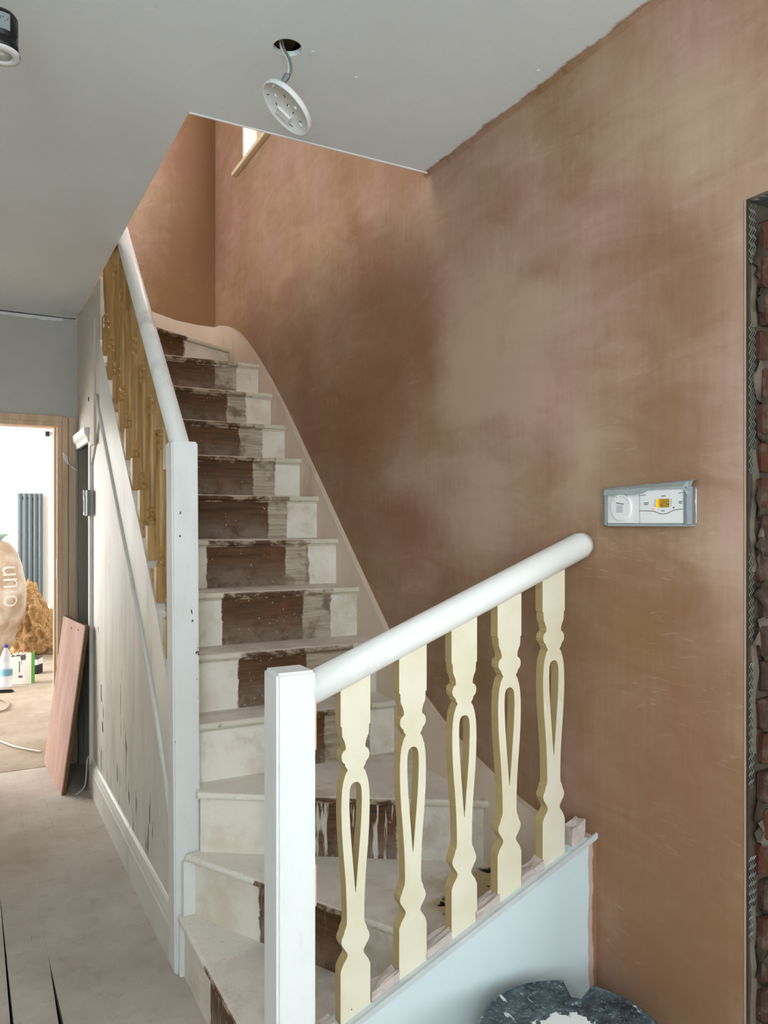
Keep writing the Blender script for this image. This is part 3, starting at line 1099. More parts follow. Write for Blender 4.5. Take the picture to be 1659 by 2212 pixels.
# ------------------------------------------------------------------ upper balustrade
up_b = empty('stair_balustrade', (0.605, 2.45, 0), 'white newel and round handrail with turned pine spindles up the flight', 'balustrade')
bm = bmesh.new()
add_box(bm, 0.565, 0.647, 2.411, 2.493, 0.0, 1.655)
bmesh.ops.bevel(bm, geom=list(bm.edges), offset=0.005, segments=2, affect='EDGES')
for v in bm.verts:            # the post leans a touch
    v.co.x -= 0.006 * (v.co.z - 0.8)
from_bm('newel_post', bm, NEWELW, up_b)
ra = Vector((0.605, 2.47, 1.63))
rs = 0.962
rb = Vector((0.612, 4.02, 1.63 + (4.02 - 2.47) * rs))
from_bm('handrail', tube([ra, ra.lerp(rb, 0.5), rb], 0.031, 20), RAILW, up_b, True)


def spindle(h, w=0.042):
    """square ends with turned rings and a slim middle; origin at the foot"""
    bm = bmesh.new()
    hw = w / 2
    lo, hi = 0.12, h - 0.15
    add_box(bm, -hw, hw, -hw, hw, 0, lo)
    add_box(bm, -hw, hw, -hw, hw, hi, h)
    L = hi - lo
    prof = [(hw * .98, 0.0), (hw * .62, .012), (hw * .62, .02), (hw * .95, .03), (hw * .62, .04), (hw * .7, .05), (hw * .95, .062), (hw * .6, .078),
            (hw * .88, L * .35), (hw * .98, L * .5), (hw * .88, L * .65), (hw * .6, L - .078), (hw * .95, L - .062), (hw * .7, L - .05), (hw * .62, L - .04), (hw * .95, L - .03), (hw * .62, L - .02), (hw * .62, L - .012), (hw * .98, L)]
    rings = []
    for r, z in prof:
        rings.append([bm.verts.new((r * math.cos(2 * math.pi * k / 12), r * math.sin(2 * math.pi * k / 12), lo + z)) for k in range(12)])
    for a, b in zip(rings, rings[1:]):
        for k in range(12):
            bm.faces.new((a[k], a[(k + 1) % 12], b[(k + 1) % 12], b[k]))
    # the square ends are cut to the rake
    for v in bm.verts:
        if v.co.z < 1e-5 or v.co.z > h - 1e-5:
            v.co.z += v.co.y * rs
    bmesh.ops.recalc_face_normals(bm, faces=bm.faces)
    me = bpy.data.meshes.new('spindle')
    bm.to_mesh(me)
    bm.free()
    me.materials.append(PINE)
    return me


ys = [2.592 + 0.1445 * k for k in range(10)]
hgt = 0.80
sp_me = spindle(hgt)
for y in ys:
    o = bpy.data.objects.new('spindle', sp_me)
    z0 = pitch(y) + 0.012
    railz = ra.z + (y - ra.y) * rs - 0.030
    o.location = (0.600, y, z0)
    o.scale = (1, 1, (railz - z0) / hgt)
    COL.objects.link(o)
    o.parent = up_b
    o.matrix_parent_inverse = Matrix.Translation(-Vector(up_b.location))

# ------------------------------------------------------------------ lower balustrade
lo_b = empty('stair_balustrade', (0.587, YB, 0), 'short balustrade of cream fretwork balusters round the foot of the stair', 'balustrade')
bm = bmesh.new()
add_box(bm, 0.545, 0.629, 1.452, 1.532, 0.0, 1.10)
bmesh.ops.bevel(bm, geom=[e for e in bm.edges], offset=0.0055, segments=3, affect='EDGES')
from_bm('newel_post', bm, NEWELW, lo_b)
for za, zb in ((0.935, 1.045), (0.615, 0.70)):
    from_bm('tape_strip', box(0.6295, 0.634, 1.462, 1.47, za, zb), PEACH, lo_b)
h0 = on_y(672, 1492, YB)
h1 = on_x(1262, 1170, XR - 0.003)
h0.x = 0.622
h1.y = YB
HS = (h1.z - h0.z) / (h1.x - h0.x)
bm = bmesh.new()
rail_pts = [h0, h0.lerp(h1, 0.3), h0.lerp(h1, 0.6), h0.lerp(h1, 0.97), h0.lerp(h1, 0.995)]
add_tube(bm, rail_pts, [0.034, 0.034, 0.034, 0.0335, 0.026], 24)
from_bm('handrail', bm, RAILW, lo_b, True)
from_bm('rail_fillet', prism([(h1.x - .06, YB - .012, h1.z - .055), (h1.x, YB - .012, h1.z - .03), (h1.x, YB - .012, h1.z - .012), (h1.x - .06, YB - .012, h1.z - .04)], (0, .024, 0)), BOARDEDGE, lo_b)

s0 = on_y(760, 2212, YB - 0.028)
s1 = on_x(1262, 1787, XR)
SS = (s1.z - s0.z) / (s1.x - s0.x)


def string_z(x):
    return s0.z + (x - s0.x) * SS


def rail_z(x):
    return h0.z + (x - h0.x) * HS


def baluster_mesh(w, th, bh, x0):
    """sawn board profile with a tear-drop slot; heights measured from the lower end"""
    # (height from top in photo-zoom units, half width) for one edge
    prof = [(690, 62), (878, 62), (884, 57), (925, 55), (948, 46), (968, 41), (985, 41), (992, 50), (1002, 56), (1018, 58.5), (1034, 56), (1044, 50), (1050, 44),
            (1064, 41), (1072, 35), (1082, 33), (1088, 38), (1094, 41), (1104, 44), (1130, 51), (1165, 56), (1210, 58.5), (1260, 59), (1340, 57), (1430, 52), (1520, 45),
            (1600, 40), (1680, 37), (1760, 36), (1780, 38), (1800, 46), (1812, 48), (1822, 52), (1834, 57), (1850, 58.5), (1866, 54), (1876, 48), (1884, 44),
            (1900, 35), (1914, 33), (1926, 38), (1950, 52), (1975, 61), (1984, 62), (2190, 62)]
    slot = [(1138, 4), (1141, 12), (1150, 19), (1165, 23.5), (1190, 25.5), (1230, 26), (1290, 24.5), (1360, 21), (1440, 15.5), (1520, 9.5), (1590, 4.5), (1635, 0.8)]
    H = 1500.0
    ws = (w / 2) / 62.0
    zs = bh / H

    def Z(t):
        return bh - (t - 690) * zs
    bm = bmesh.new()
    R = [(hw * ws, Z(t)) for t, hw in prof]
    S = [(hw * ws, Z(t)) for t, hw in slot]

    def rake(x, z):
        if z > bh - 1e-6:
            return z + x * HS
        if z < 1e-6:
            return z + x * SS
        return z
    th2 = th / 2
    # one half board, cut along the middle above and below the slot, then mirrored
    half = list(R) + [(0, Z(2190)), (0, Z(1638))] + list(reversed(S)) + [(0, Z(1138)), (0, Z(690))]
    for sgn in (1, -1):
        vs = [bm.verts.new((sgn * x, -th2, rake(sgn * x, z))) for x, z in half]
        es = [bm.edges.new((vs[i], vs[(i + 1) % len(vs)])) for i in range(len(vs))]
        bmesh.ops.triangle_fill(bm, use_beauty=True, edges=es)
    bmesh.ops.remove_doubles(bm, verts=list(bm.verts), dist=1e-6)
    r = bmesh.ops.extrude_face_region(bm, geom=list(bm.faces))
    bmesh.ops.translate(bm, verts=[g for g in r['geom'] if isinstance(g, bmesh.types.BMVert)], vec=(0, th, 0))
    bmesh.ops.recalc_face_normals(bm, faces=bm.faces)
    me = bpy.data.meshes.new('baluster')
    bm.to_mesh(me)
    bm.free()
    me.materials.append(CREAM)
    me.materials.append(FRETEDGE)
    for p in me.polygons:
        if abs(p.normal.y) < 0.5:
            p.material_index = 1
    return me


BX = [on_y(u, 1130, YB - 0.013).x for u in (768, 892, 1003, 1100.5, 1196)]
b0 = BX[0]
bal_me = baluster_mesh(0.0705, 0.027, rail_z(b0) - 0.033 - string_z(b0), b0)
bh0 = rail_z(b0) - 0.033 - string_z(b0)
for x in BX:
    o = bpy.data.objects.new('baluster', bal_me)
    o.location = (x, YB, string_z(x))
    o.scale = (1, 1, (rail_z(x) - 0.033 - string_z(x)) / bh0)
    COL.objects.link(o)
    o.parent = lo_b
    o.matrix_parent_inverse = Matrix.Translation(-Vector(lo_b.location))

# plastered base wall under the lower balustrade, painted pale blue
YF = YB - 0.030
ws = tag(from_bm('wall_stair_base', prism([(0.60, YF, 0), (XR, YF, 0), (XR, YF, string_z(XR)), (0.60, YF, string_z(0.60))], (0, 0.058, 0)), SPAND),
         'pale blue painted plaster spandrel below the cream balusters', 'wall', kind='structure')
from_bm('plaster_cap', prism([(0.63, YF - 0.004, string_z(0.63) - 0.012), (XR, YF - 0.004, string_z(XR) - 0.012), (XR, YF - 0.004, string_z(XR) + 0.002), (0.63, YF - 0.004, string_z(0.63) + 0.002)], (0, 0.006, 0)),
        plain('skimmed_edge', (206, 208, 206), 0.8, 0.2, 0.12, 30), ws)
mids = [0.66] + [(a + b) / 2 for a, b in zip(BX, BX[1:])] + [1.352]
for i, x in enumerate(mids):
    L = 0.056 if i not in (0, 5) else 0.034
    bm = bmesh.new()
    bmesh.ops.create_cube(bm, size=1)
    bmesh.ops.subdivide_edges(bm, edges=list(bm.edges), cuts=3, use_grid_fill=True)
    for v in bm.verts:
        c = v.co.copy()
        k = 1 + 0.28 * mnoise.noise(c * 2.0 + Vector((i * 5.3, 0, 0)))
        xx = x + c.x * L * (1 + 0.2 * k)
        hgt = 0.024 if i != 5 else 0.05
        v.co = Vector((xx, YB + c.y * 0.034 * k, string_z(xx) + 0.003 + (c.z + 0.32) * hgt * k))
    from_bm('plaster_lump', bm, LUMP, ws)

# ------------------------------------------------------------------ under-stair panelling and cupboard
YC0, YC1, HCUP = 4.30, 4.79, 1.86
XQ = 0.590
ys = [YN - 0.02, 2.7, 2.95, 3.2, 3.5, 3.75, 4.0, YC0]
pts = [(XQ, YN - 0.02, 0)] + [(XQ, y, min(pitch(y) - 0.30, HC - 0.3)) for y in ys] + [(XQ, YC0, 0)]
wu = tag(from_bm('wall_understair', prism(pts, (0.025, 0, 0)), PANEL), 'grimy white under-stair panel with dark paint chips', 'wall', kind='structure')
for (u, v, w, h) in ((219, 1497, .010, .085), (222, 1570, .014, .05), (213, 1360, .004, .03)):
    p = on_x(u, v, XQ)
    from_bm('punched_slot', prism([(XQ - .001, p.y - w, p.z - h * .5), (XQ - .001, p.y + w * .4, p.z - h * .45), (XQ - .001, p.y + w, p.z + h * .5), (XQ - .001, p.y - w * .3, p.z + h * .42)], (.002, 0, 0)), DARKV, wu)
# wall closing the flight beyond the spindles, up to the ceiling
sw = tag(from_bm('wall_stair_side', prism([(XP + .004, 3.975, pitch(3.975) - 0.34), (XP + .004, 3.975, HC), (XP + .004, YE, HC), (XP + .004, YE, HCUP), (XP + .004, YC0, HCUP), (XP + .004, YC0, 1.7)], (0.032, 0, 0)), SIDEW),
         'off white wall closing the upper stair under the ceiling', 'wall', kind='structure')
from_bm('batten', box(XP - 0.006, XP + 0.004, 4.12, 4.28, 1.80, 2.44), SIDEW, sw)
p = on_x(191, 862, XP)
from_bm('cable_hole', lathe([(0.014, 0), (0.011, 0.004), (0.006, 0.006)], 10), BLACKP, sw)
o = bpy.context.scene.objects.get('cable_hole')
o.matrix_world = Matrix.Translation((XP + 0.004, p.y, p.z)) @ Matrix.Rotation(-math.pi / 2, 4, 'Y')
bb = tag(from_bm('baseboard_understair', prism([(XQ, YN, 0), (XQ - 0.020, YN, 0), (XQ - 0.020, YN, 0.115), (XQ - 0.016, YN, 0.125), (XQ - 0.018, YN, 0.135), (XQ - 0.010, YN, 0.160), (XQ - 0.004, YN, 0.168), (XQ, YN, 0.17)], (0, YC0 - YN, 0)), OSTRING),
         'chipped white skirting board below the under-stair panel', 'skirting', kind='structure')
cup = tag(empty('door_2', (0.62, (YC0 + YC1) / 2, 0), 'dark under-stair cupboard opening with white head moulding', 'doorway'), kind='structure')
from_bm('stile', box(XP - 0.004, XQ + 0.03, YC0 - 0.006, YC0 + 0.035, 0, HCUP), OSTRING, cup, bevel=0.003)
from_bm('jamb', box(XP + 0.004, 0.66, YC1, YE - 0.002, 0, HCUP), CLIPG, cup)
from_bm('jamb_stop', box(XP + 0.03, 0.655, YC1 - 0.014, YC1, 0, HCUP), CLIPG, cup)
from_bm('strike_plate', box(0.63, 0.648, YC1 - 0.017, YC1 - 0.0135, 1.19, 1.25), BLACKP, cup)
from_bm('head_moulding', prism([(XP + .004, YC0 - .01, HCUP - .035), (XP - .012, YC0 - .01, HCUP - .035), (XP - .016, YC0 - .01, HCUP - .01), (XP - .028, YC0 - .01, HCUP + .005), (XP - .032, YC0 - .01, HCUP + .04), (XP + .004, YC0 - .01, HCUP + .04)], (0, YE - YC0 + .008, 0)), OSTRING, cup)
from_bm('cupboard_dark_sheet', box(0.62, 1.37, 4.02, 4.04, 0, 1.75), DARKV, cup)  # near-black sheets here put the cupboard's shade into their colour
from_bm('cupboard_dark_top', box(0.66, 1.37, YC0 - 0.25, YE - .002, HCUP + 0.03, HCUP + 0.05), DARKV, cup)
# doorway to the far room: raw pine lining
dl = tag(empty('door_1', (0.05, YE, 0), 'raw pine lined doorway to the bright far room', 'doorway'), kind='structure')
for name, b in (('lining', (DX1 - 0.028, DX1, YE - 0.012, YE + 0.112, 0, DH - .028)), ('lining', (DX0, DX0 + 0.028, YE - 0.012, YE + 0.112, 0, DH - .028)),
                ('lining_head', (DX0, DX1, YE - 0.012, YE + 0.112, DH - 0.028, DH)),
                ('stop', (DX1 - 0.042, DX1 - 0.028, YE + 0.03, YE + 0.075, 0, DH - .028)),
                ('architrave', (DX1 + 0.0, DX1 + 0.030, YE - 0.024, YE, 0, DH + 0.03)), ('architrave', (DX1 + 0.033, XP - 0.006, YE - 0.014, YE, 0, DH + 0.03)),
                ('architrave_head', (DX0, DX1, YE - 0.018, YE, DH - .003, DH + 0.035))):
    from_bm(name, box(*b), RAWPINE, dl, bevel=0.002, seg=1)
from_bm('hinge_plate', box(DX1 - 0.0295, DX1 - 0.0278, YE + 0.0, YE + 0.03, 1.08, 1.19), WHITEP, dl)
from_bm('threshold_strip', box(DX0, DX1, YE - 0.005, YE + 0.102, -0.02, 0.002), FLOORK, dl)

# ------------------------------------------------------------------ heating controls on the plaster wall
Y0, Y1 = on_x(1507, 1092, XR).y, on_x(1304, 1092, XR).y
yc = (Y0 + Y1) / 2
zc = 1.441
hc = empty('heating_controller', (XR, yc, zc - 0.045), 'white heating controller and dial half wrapped in grey film', 'thermostat')
D = 0.034
ysplit = on_x(1379, 1092, XR - D).y
yr = on_x(1478, 1092, XR - D).y
yl = on_x(1308, 1092, XR - D).y
o = from_bm('dial_housing', box(XR - D + 0.004, XR, ysplit + 0.0015, yl, zc - 0.042, zc + 0.032), WHITEP, hc, bevel=0.003)
o = from_bm('programmer', box(XR - D, XR, yr - 0.006, ysplit - 0.0015, zc - 0.042, zc + 0.036), WHITEP, hc, bevel=0.004)


def disc_x(name, x, y, z, r, th, mat, parent, n=28, bev=0.0):
    bm = bmesh.new()
    add_prism(bm, [(x, y + r * math.cos(2 * math.pi * k / n), z + r * math.sin(2 * math.pi * k / n)) for k in range(n)], (-th, 0, 0))
    return from_bm(name, bm, mat, parent, bevel=bev, seg=2)


ydial = (ysplit + yl) / 2 + 0.002
dial = disc_x('dial', XR - D + 0.005, ydial, zc - 0.004, 0.032, 0.007, WHITEP, hc, bev=0.0015)
XF = XR - D - 0.0004
from_bm('dial_label', box(XR - D - 0.0026, XR - D - 0.0018, ydial - 0.008, ydial + 0.012, zc - 0.016, zc + 0.002), plain('pale_grey_label', (196, 200, 204)), dial)
for k in range(8):
    from_bm('print_mark', box(XR - D - 0.0026, XR - D - 0.0018, ydial + 0.012 - k * .003 - 0.002, ydial + 0.012 - k * .003, zc + 0.0055 - k * .0004, zc + 0.0078 - k * .0004), INK, dial)
for ang in (40, 65, 90, 115, 140):
    a = math.radians(ang)
    from_bm('print_mark', box(XR - D - 0.0026, XR - D - 0.0018, ydial + .026 * math.cos(a) - .0008, ydial + .026 * math.cos(a) + .0008, zc - .004 + .026 * math.sin(a) - .001, zc - .004 + .026 * math.sin(a) + .001), INK, dial)
ymid = on_x(1432, 1090, XR - D).y


def lcd():
    M = Mat('amber_display', 0.3, 0.5)
    x, y, z = M.xyz()
    f = M.ss(y, ymid + 0.004, ymid + 0.016)
    c = M.mix(f, lin(150, 120, 34), lin(250, 190, 20))
    c = M.mix(M.math('MULTIPLY', M.ss(M.noise(240, 2), 0.56, 0.6), M.math('SUBTRACT', 1.0, f)), c, lin(84, 66, 22))
    M.color(c)
    M.put(M.b.inputs['Emission Color'], c)
    M.b.inputs['Emission Strength'].default_value = 0.35
    return M.m


prog = o
from_bm('display', box(XF - 0.0012, XF + 0.001, ymid - 0.018, ymid + 0.018, zc - 0.006, zc + 0.013), lcd(), prog)
LED = Mat('red_led', 0.4)
LED.color(lin(255, 130, 130))
LED.put(LED.b.inputs['Emission Color'], lin(255, 90, 90))
LED.b.inputs['Emission Strength'].default_value = 1.0
disc_x('led', XF + 0.001, ymid + 0.027, zc - 0.0095, 0.0024, 0.002, LED.m, prog, 12)
disc_x('button', XF + 0.001, ymid - 0.030, zc - 0.007, 0.0018, 0.002, INK, prog, 10)
groove = [(XF, ysplit - .003, zc - .0125), (XF, ymid + .027, zc - .014), (XF, ymid + .014, zc - .018), (XF, ymid, zc - .0205), (XF, ymid - .014, zc - .019), (XF, ymid - .030, zc - .013), (XF, yr + .004, zc - .010)]
from_bm('groove', tube(smooth_pts(groove, 4), 0.0007, 5), INK, prog)
for (ya, yb2, za) in ((ysplit - .004, ysplit - .022, .022), (yr + .016, yr + .002, .024)):
    from_bm('groove', tube([(XF, ya, zc + za), (XF, yb2, zc + za + .001)], 0.0006, 5), INK, prog)
for (dy, dz, L) in ((.005, .0185, .013), (.004, -.0145, .009), (ysplit - ymid - .018, .004, .014), (ysplit - ymid - .018, .0005, .011), (yr - ymid + .014, .005, .009), (yr - ymid + .014, .0015, .009)):
    for q in range(4):
        a = ymid + dy - q * L / 4
        from_bm('print_mark', box(XF - 0.0006, XF + 0.0006, a - L / 5.5, a, zc + dz, zc + dz + .0017), INK, prog)
for s in (1, -1):
    for q in range(4):
        from_bm('print_mark', box(XF - 0.0006, XF + 0.0006, ymid + s * .0225 - .0016, ymid + s * .0225 + .0016, zc - .003 + q * .0045, zc - .0018 + q * .0045), INK, prog)
# grey film folded over the top, the ends and the lower edge
bm = bmesh.new()
cols = 18
rows = []
for i in range(cols + 1):
    y = Y1 + 0.001 + (Y0 - 0.004 - Y1) * i / cols
    yf = yl + 0.003 + (yr - 0.016 - yl) * i / cols
    droop = 0.016 if i == cols else 0.0
    w = 0.003 * mnoise.noise((i * .7, 2, 3))
    fold = 0.010 if y > ysplit else 0.002
    rows.append([bm.verts.new((XR, y, zc + 0.046 + w + 0.009 * i / cols)), bm.verts.new((XR - D * .6, y * .4 + yf * .6, zc + 0.044 + w * .6 + 0.007 * i / cols)),
                 bm.verts.new((XR - D - .002, yf, zc + 0.039 + w - droop)), bm.verts.new((XR - D - .003, yf, zc + 0.036 - fold + w * 1.6 - droop))])
for a, b in zip(rows, rows[1:]):
    for k in range(3):
        bm.faces.new((a[k], a[k + 1], b[k + 1], b[k]))
from_bm('masking_film', bm, TAPE, hc)
bm = bmesh.new()
rows = []
for i in range(9):
    z = zc - 0.046 + 0.086 * i / 8
    w = 0.003 * mnoise.noise((i * .9, 7, 3))
    rows.append([bm.verts.new((XR, Y1 + .004 + w, z)), bm.verts.new((XR - D * .8, yl + .003 + w, z)), bm.verts.new((XR - D - .001, yl + .001 - w, z)), bm.verts.new((XR - D - .001, yl - .006 + w, z))])
for a, b in zip(rows, rows[1:]):
    for k in range(3):
        bm.faces.new((a[k], a[k + 1], b[k + 1], b[k]))
from_bm('masking_film', bm, TAPE, hc)
bm = bmesh.new()
rows = []
for i in range(9):
    z = zc - 0.044 + 0.082 * i / 8
    w = 0.0015 * mnoise.noise((i * 1.3, 4, 9))
    rows.append([bm.verts.new((XR - D - .0015, yr + .001 + w, z)), bm.verts.new((XR - D - .0015, yr - .008 + w, z)), bm.verts.new((XR - D * .75, yr - .014, z)), bm.verts.new((XR - 0.002, Y0 + .002 + w, z))])
for a, b in zip(rows, rows[1:]):
    for k in range(3):
        bm.faces.new((a[k], a[k + 1], b[k + 1], b[k]))
from_bm('tape_wrap', bm, GREYP, hc)
from_bm('lower_film', box(XR - D + .003, XR, yr, yl - .004, zc - 0.048, zc - 0.0425), TAPE, hc)

# ------------------------------------------------------------------ smoke alarm base hanging from the ceiling
dA = SY * HOLE.x + CY * HOLE.y
sa = empty('smoke_alarm_base', (HOLE.x, HOLE.y, HC), 'white round smoke alarm base dangling from the ceiling hole', 'alarm')
c0 = at_d(617, 236, dA - 0.04)
vv = (Vector((0, 0, EYE)) - c0).normalized()
rr_ = vv.cross(Vector((0, 0, 1))).normalized() * -1
uu_ = vv.cross(rr_).normalized()
uu_ = uu_ if uu_.z > 0 else -uu_
rr_ = rr_ if rr_.dot(Vector((CY, -SY, 0))) > 0 else -rr_
nrm = (vv * .45 + (rr_ * -.707 - uu_ * .707) * .893).normalized()
M4 = Matrix.Translation(c0) @ nrm.to_track_quat('Z', 'Y').to_matrix().to_4x4()


def local(bm, mat4=None):
    bmesh.ops.transform(bm, matrix=mat4 or M4, verts=list(bm.verts))
    return bm


R = 0.074
base = from_bm('base_plate', local(lathe([(R * .93, -0.014), (R, -0.011), (R, 0.0), (R * .965, 0.002), (R * .93, 0.0), (R * .92, -0.003), (0.002, -0.003)], 48)), WHITEP, sa, True)
for k in range(16):
    a = k * 2.39996
    r = 0.016 + 0.048 * ((k * 37) % 16) / 16
    bm = bmesh.new()
    add_box(bm, -.0045 + .001 * (k % 3), .0045, -.0014, .0014, -.0035, .0008 if k % 2 else -.0022)
    bmesh.ops.transform(bm, matrix=Matrix.Translation((r * math.cos(a), r * math.sin(a), 0)) @ Matrix.Rotation(a * 1.7, 4, 'Z'), verts=list(bm.verts))
    from_bm('clip' if k % 2 else 'slot', local(bm), WHITEP if k % 2 else INK, base)
from_bm('terminal_block', local(box(-.040, -.016, -.02, .02, -.003, .004)), WHITEP, base, bevel=0.001)
pts = smooth_pts([at_d(604, 98, dA + .01) + Vector((0, 0, .06)), at_d(606, 99, dA), at_d(620, 128, dA - .01), at_d(624, 150, dA - .02), at_d(621, 163, dA - .02)], 5)
from_bm('cable', tube(pts, 0.0030, 8), CABLEM, sa, True)
pts2 = [p + Vector((.005, -.004, .001)) for p in pts]
from_bm('cable', tube(pts2, 0.0030, 8), GREYP, sa, True)
a, b = at_d(622, 161, dA - .02), at_d(607, 184, dA - .02)
bm = bmesh.new()
add_tube(bm, [a, a.lerp(b, .25), b], [0.0075, 0.0085, 0.0055], 6)
from_bm('connector', bm, GREYP, sa)

# ------------------------------------------------------------------ downlight hanging at the left edge
dD = 1.70
c = at_d(1, 119, dD)
dn = empty('downlight', (c.x, c.y, HC), 'black recessed downlight with white bezel hanging on its wire', 'downlight')
from_bm('housing', lathe([(0.030, .088), (0.0355, .080), (0.0355, .034), (0.0335, .031), (0.0335, .026), (0.0365, .022), (0.039, .004), (0.02, .002)], 36, c), BLACKP, dn, True)
from_bm('bezel', lathe([(0.030, .003), (0.0405, .004), (0.0425, .001), (0.0415, -.002), (0.026, -.004), (0.0215, .004), (0.020, .010), (0.019, .004), (0.026, 0)], 40, c), WHITEP, dn, True)
from_bm('lamp_lens', lathe([(0.0195, .006), (0.016, .009), (0.004, .011)], 28, c), plain('frosted_lens', (110, 122, 124), 0.25, 0.5), dn, True)
vb = (Vector((0, 0, EYE)) - c)
av = math.atan2(vb.y, vb.x)
bm = bmesh.new()
vs = []
for k in range(9):
    a = av - 0.55 + 1.1 * k / 8
    vs.append([bm.verts.new(c + Vector((.0360 * math.cos(a), .0360 * math.sin(a), z))) for z in (.040, .076)])
for p, q in zip(vs, vs[1:]):
    bm.faces.new((p[0], q[0], q[1], p[1]))
lb = from_bm('rating_label', bm, plain('silver_label', (150, 158, 160), 0.5, 0.4), dn)
for k in range(7):
    a = av - 0.4 + 0.13 * k
    p = c + Vector((.0363 * math.cos(a), .0363 * math.sin(a), .060 + .004 * math.sin(k * 2.1)))
    from_bm('print_mark', tube([p, p + Vector((.0015, 0, .006 - .002 * (k % 3)))], 0.0007, 4), INK, lb)
av2 = math.atan2(CY * 0 - SY, CY)
p = c + Vector((.037 * math.cos(av2), .037 * math.sin(av2), .024))
from_bm('spring_clip', tube([p + Vector((0, 0, .012)), p, p + Vector((.006, -.003, -.034))], 0.0012, 6), STEEL, dn)
from_bm('wire', tube(smooth_pts([c + Vector((0, 0, .086)), c + Vector((-.006, 0, .11)), c + Vector((.002, 0, .15)), Vector((c.x, c.y, HC))], 4), 0.0028, 8), BLACKP, dn, True)

# ------------------------------------------------------------------ upturned bucket in the corner
bc = Vector((1.090, 1.203, 0))
bk = empty('bucket', bc, 'upturned black plastic bucket splashed with white plaster', 'bucket')
bm = bmesh.new()
NB = 72
notch = (0.62, 0.90)


def brad(z):
    return 0.192 + (0.36 - z) * 0.10


rings = []
for (z, dr) in ((0.0, .012), (0.03, .012), (0.032, 0), (0.12, 0), (0.125, .004), (0.15, .004), (0.155, 0), (0.30, 0), (0.345, 0), (0.357, -.004), (0.36, -.010), (0.357, -.016)):
    ring = []
    for k in range(NB):
        a = 2 * math.pi * k / NB
        r = brad(z) + dr
        if notch[0] < a < notch[1] and z > 0.28:
            r -= 0.060
        ring.append(bm.verts.new((bc.x + r * math.cos(a), bc.y + r * math.sin(a), z)))
    rings.append(ring)
ring = []
for k in range(NB):
    a = 2 * math.pi * k / NB
    ring.append(bm.verts.new((bc.x + .11 * math.cos(a), bc.y + .11 * math.sin(a), .350)))
rings.append(ring)
for a, b in zip(rings, rings[1:]):
    for k in range(NB):
        bm.faces.new((a[k], a[(k + 1) % NB], b[(k + 1) % NB], b[k]))
bm.faces.new(rings[-1])
from_bm('bucket_body', bm, BUCKETM, bk)
hp = [bc + Vector(((brad(.06) + .018) * math.cos(a), (brad(.06) + .018) * math.sin(a), .05 - .035 * math.sin((a - 3.4) / 2.6 * math.pi))) for a in [3.4 + i * .13 for i in range(21)]]
from_bm('handle', tube(hp, 0.003, 6), STEEL, bk)

# ------------------------------------------------------------------ board leaning by the cupboard
A0, A1 = Vector((0.438, 4.285, 0.001)), Vector((0.410, 4.93, 0.001))
T0, T1 = Vector((0.548, 4.245, 0.868)), Vector((0.500, 4.775, 0.868))
bd = empty('leaning_board', (0.45, 4.5, 0), 'pink plaster coated board leaning against the cupboard opening', 'board')
nb = (A1 - A0).cross(T0 - A0).normalized()
if nb.x > 0:
    nb = -nb
from_bm('board_face', prism([A0 - nb * .001, A1 - nb * .001, T1 - nb * .001, T0 - nb * .001], nb * 0.006), BOARDM, bd)
from_bm('board_core', prism([A0 - nb * .0015, A1 - nb * .0015, T1 - nb * .0015, T0 - nb * .0015], -nb * 0.016), BOARDEDGE, bd)
for (s, t) in ((.25, .96), (.55, .95)):
    p = (A0.lerp(T0, t)).lerp(A1.lerp(T1, t), s) + nb * .0055
    from_bm('screw_hole', tube([p - nb * .002, p + nb * .0006], 0.005, 8), BOARDEDGE, bd)

# ------------------------------------------------------------------ small things by the cupboard
p = on_x(198, 1085, XP - 0.004)
lk = empty('latch_box', (XP - 0.02, YC0 + .01, p.z - .07), 'small grey and white latch box on the cupboard stile', 'latch')
from_bm('latch_body', box(XP - 0.022, XP - 0.004, YC0 - 0.055, YC0 + 0.025, p.z - .070, p.z + .065), GREYP, lk, bevel=0.003)
from_bm('latch_face', box(XP - 0.030, XP - 0.0225, YC0 - 0.005, YC0 + 0.028, p.z - .066, p.z + .030), WHITEP, lk, bevel=0.002)
from_bm('latch_slot', box(XP - 0.032, XP - 0.0295, YC0 + 0.006, YC0 + 0.012, p.z - .05, p.z + .015), GREYP, lk)
from_bm('latch_ring', tube([Vector((XP - .028, YC0 + .012 + .016 * math.cos(a), p.z + .046 + .018 * math.sin(a))) for a in [i * math.pi / 8 for i in range(17)]], 0.004, 6), WHITEP, lk, True)
q = [on_y(u, v, YE - .05) for u, v in ((141, 982), (145, 998), (153, 1008), (164, 1013))]
bm = bmesh.new()
rows = []
for pp in smooth_pts(q, 5):
    rows.append([bm.verts.new(pp + Vector((-.012, 0, .012))), bm.verts.new(pp + Vector((.012, 0, -.012)))])
for a, b in zip(rows, rows[1:]):
    bm.faces.new((a[0], b[0], b[1], a[1]))
r = bmesh.ops.extrude_face_region(bm, geom=list(bm.faces))
bmesh.ops.translate(bm, verts=[g for g in r['geom'] if isinstance(g, bmesh.types.BMVert)], vec=(0, 0.028, 0))
tag(from_bm('plastic_strip', bm, WHITEP), 'curved white plastic strip fixed across the pine door frame', 'strip')


def cable(name, px, rad, mat, label, lift=0.004):
    pts = []
    for u, v in px:
        d = FPX * (EYE - lift) / (v - HORIZON)
        pts.append(at_d(u, v, d))
    return tag(from_bm(name, tube(smooth_pts(pts, 5), rad, 7), mat, None, True), label, 'cable')


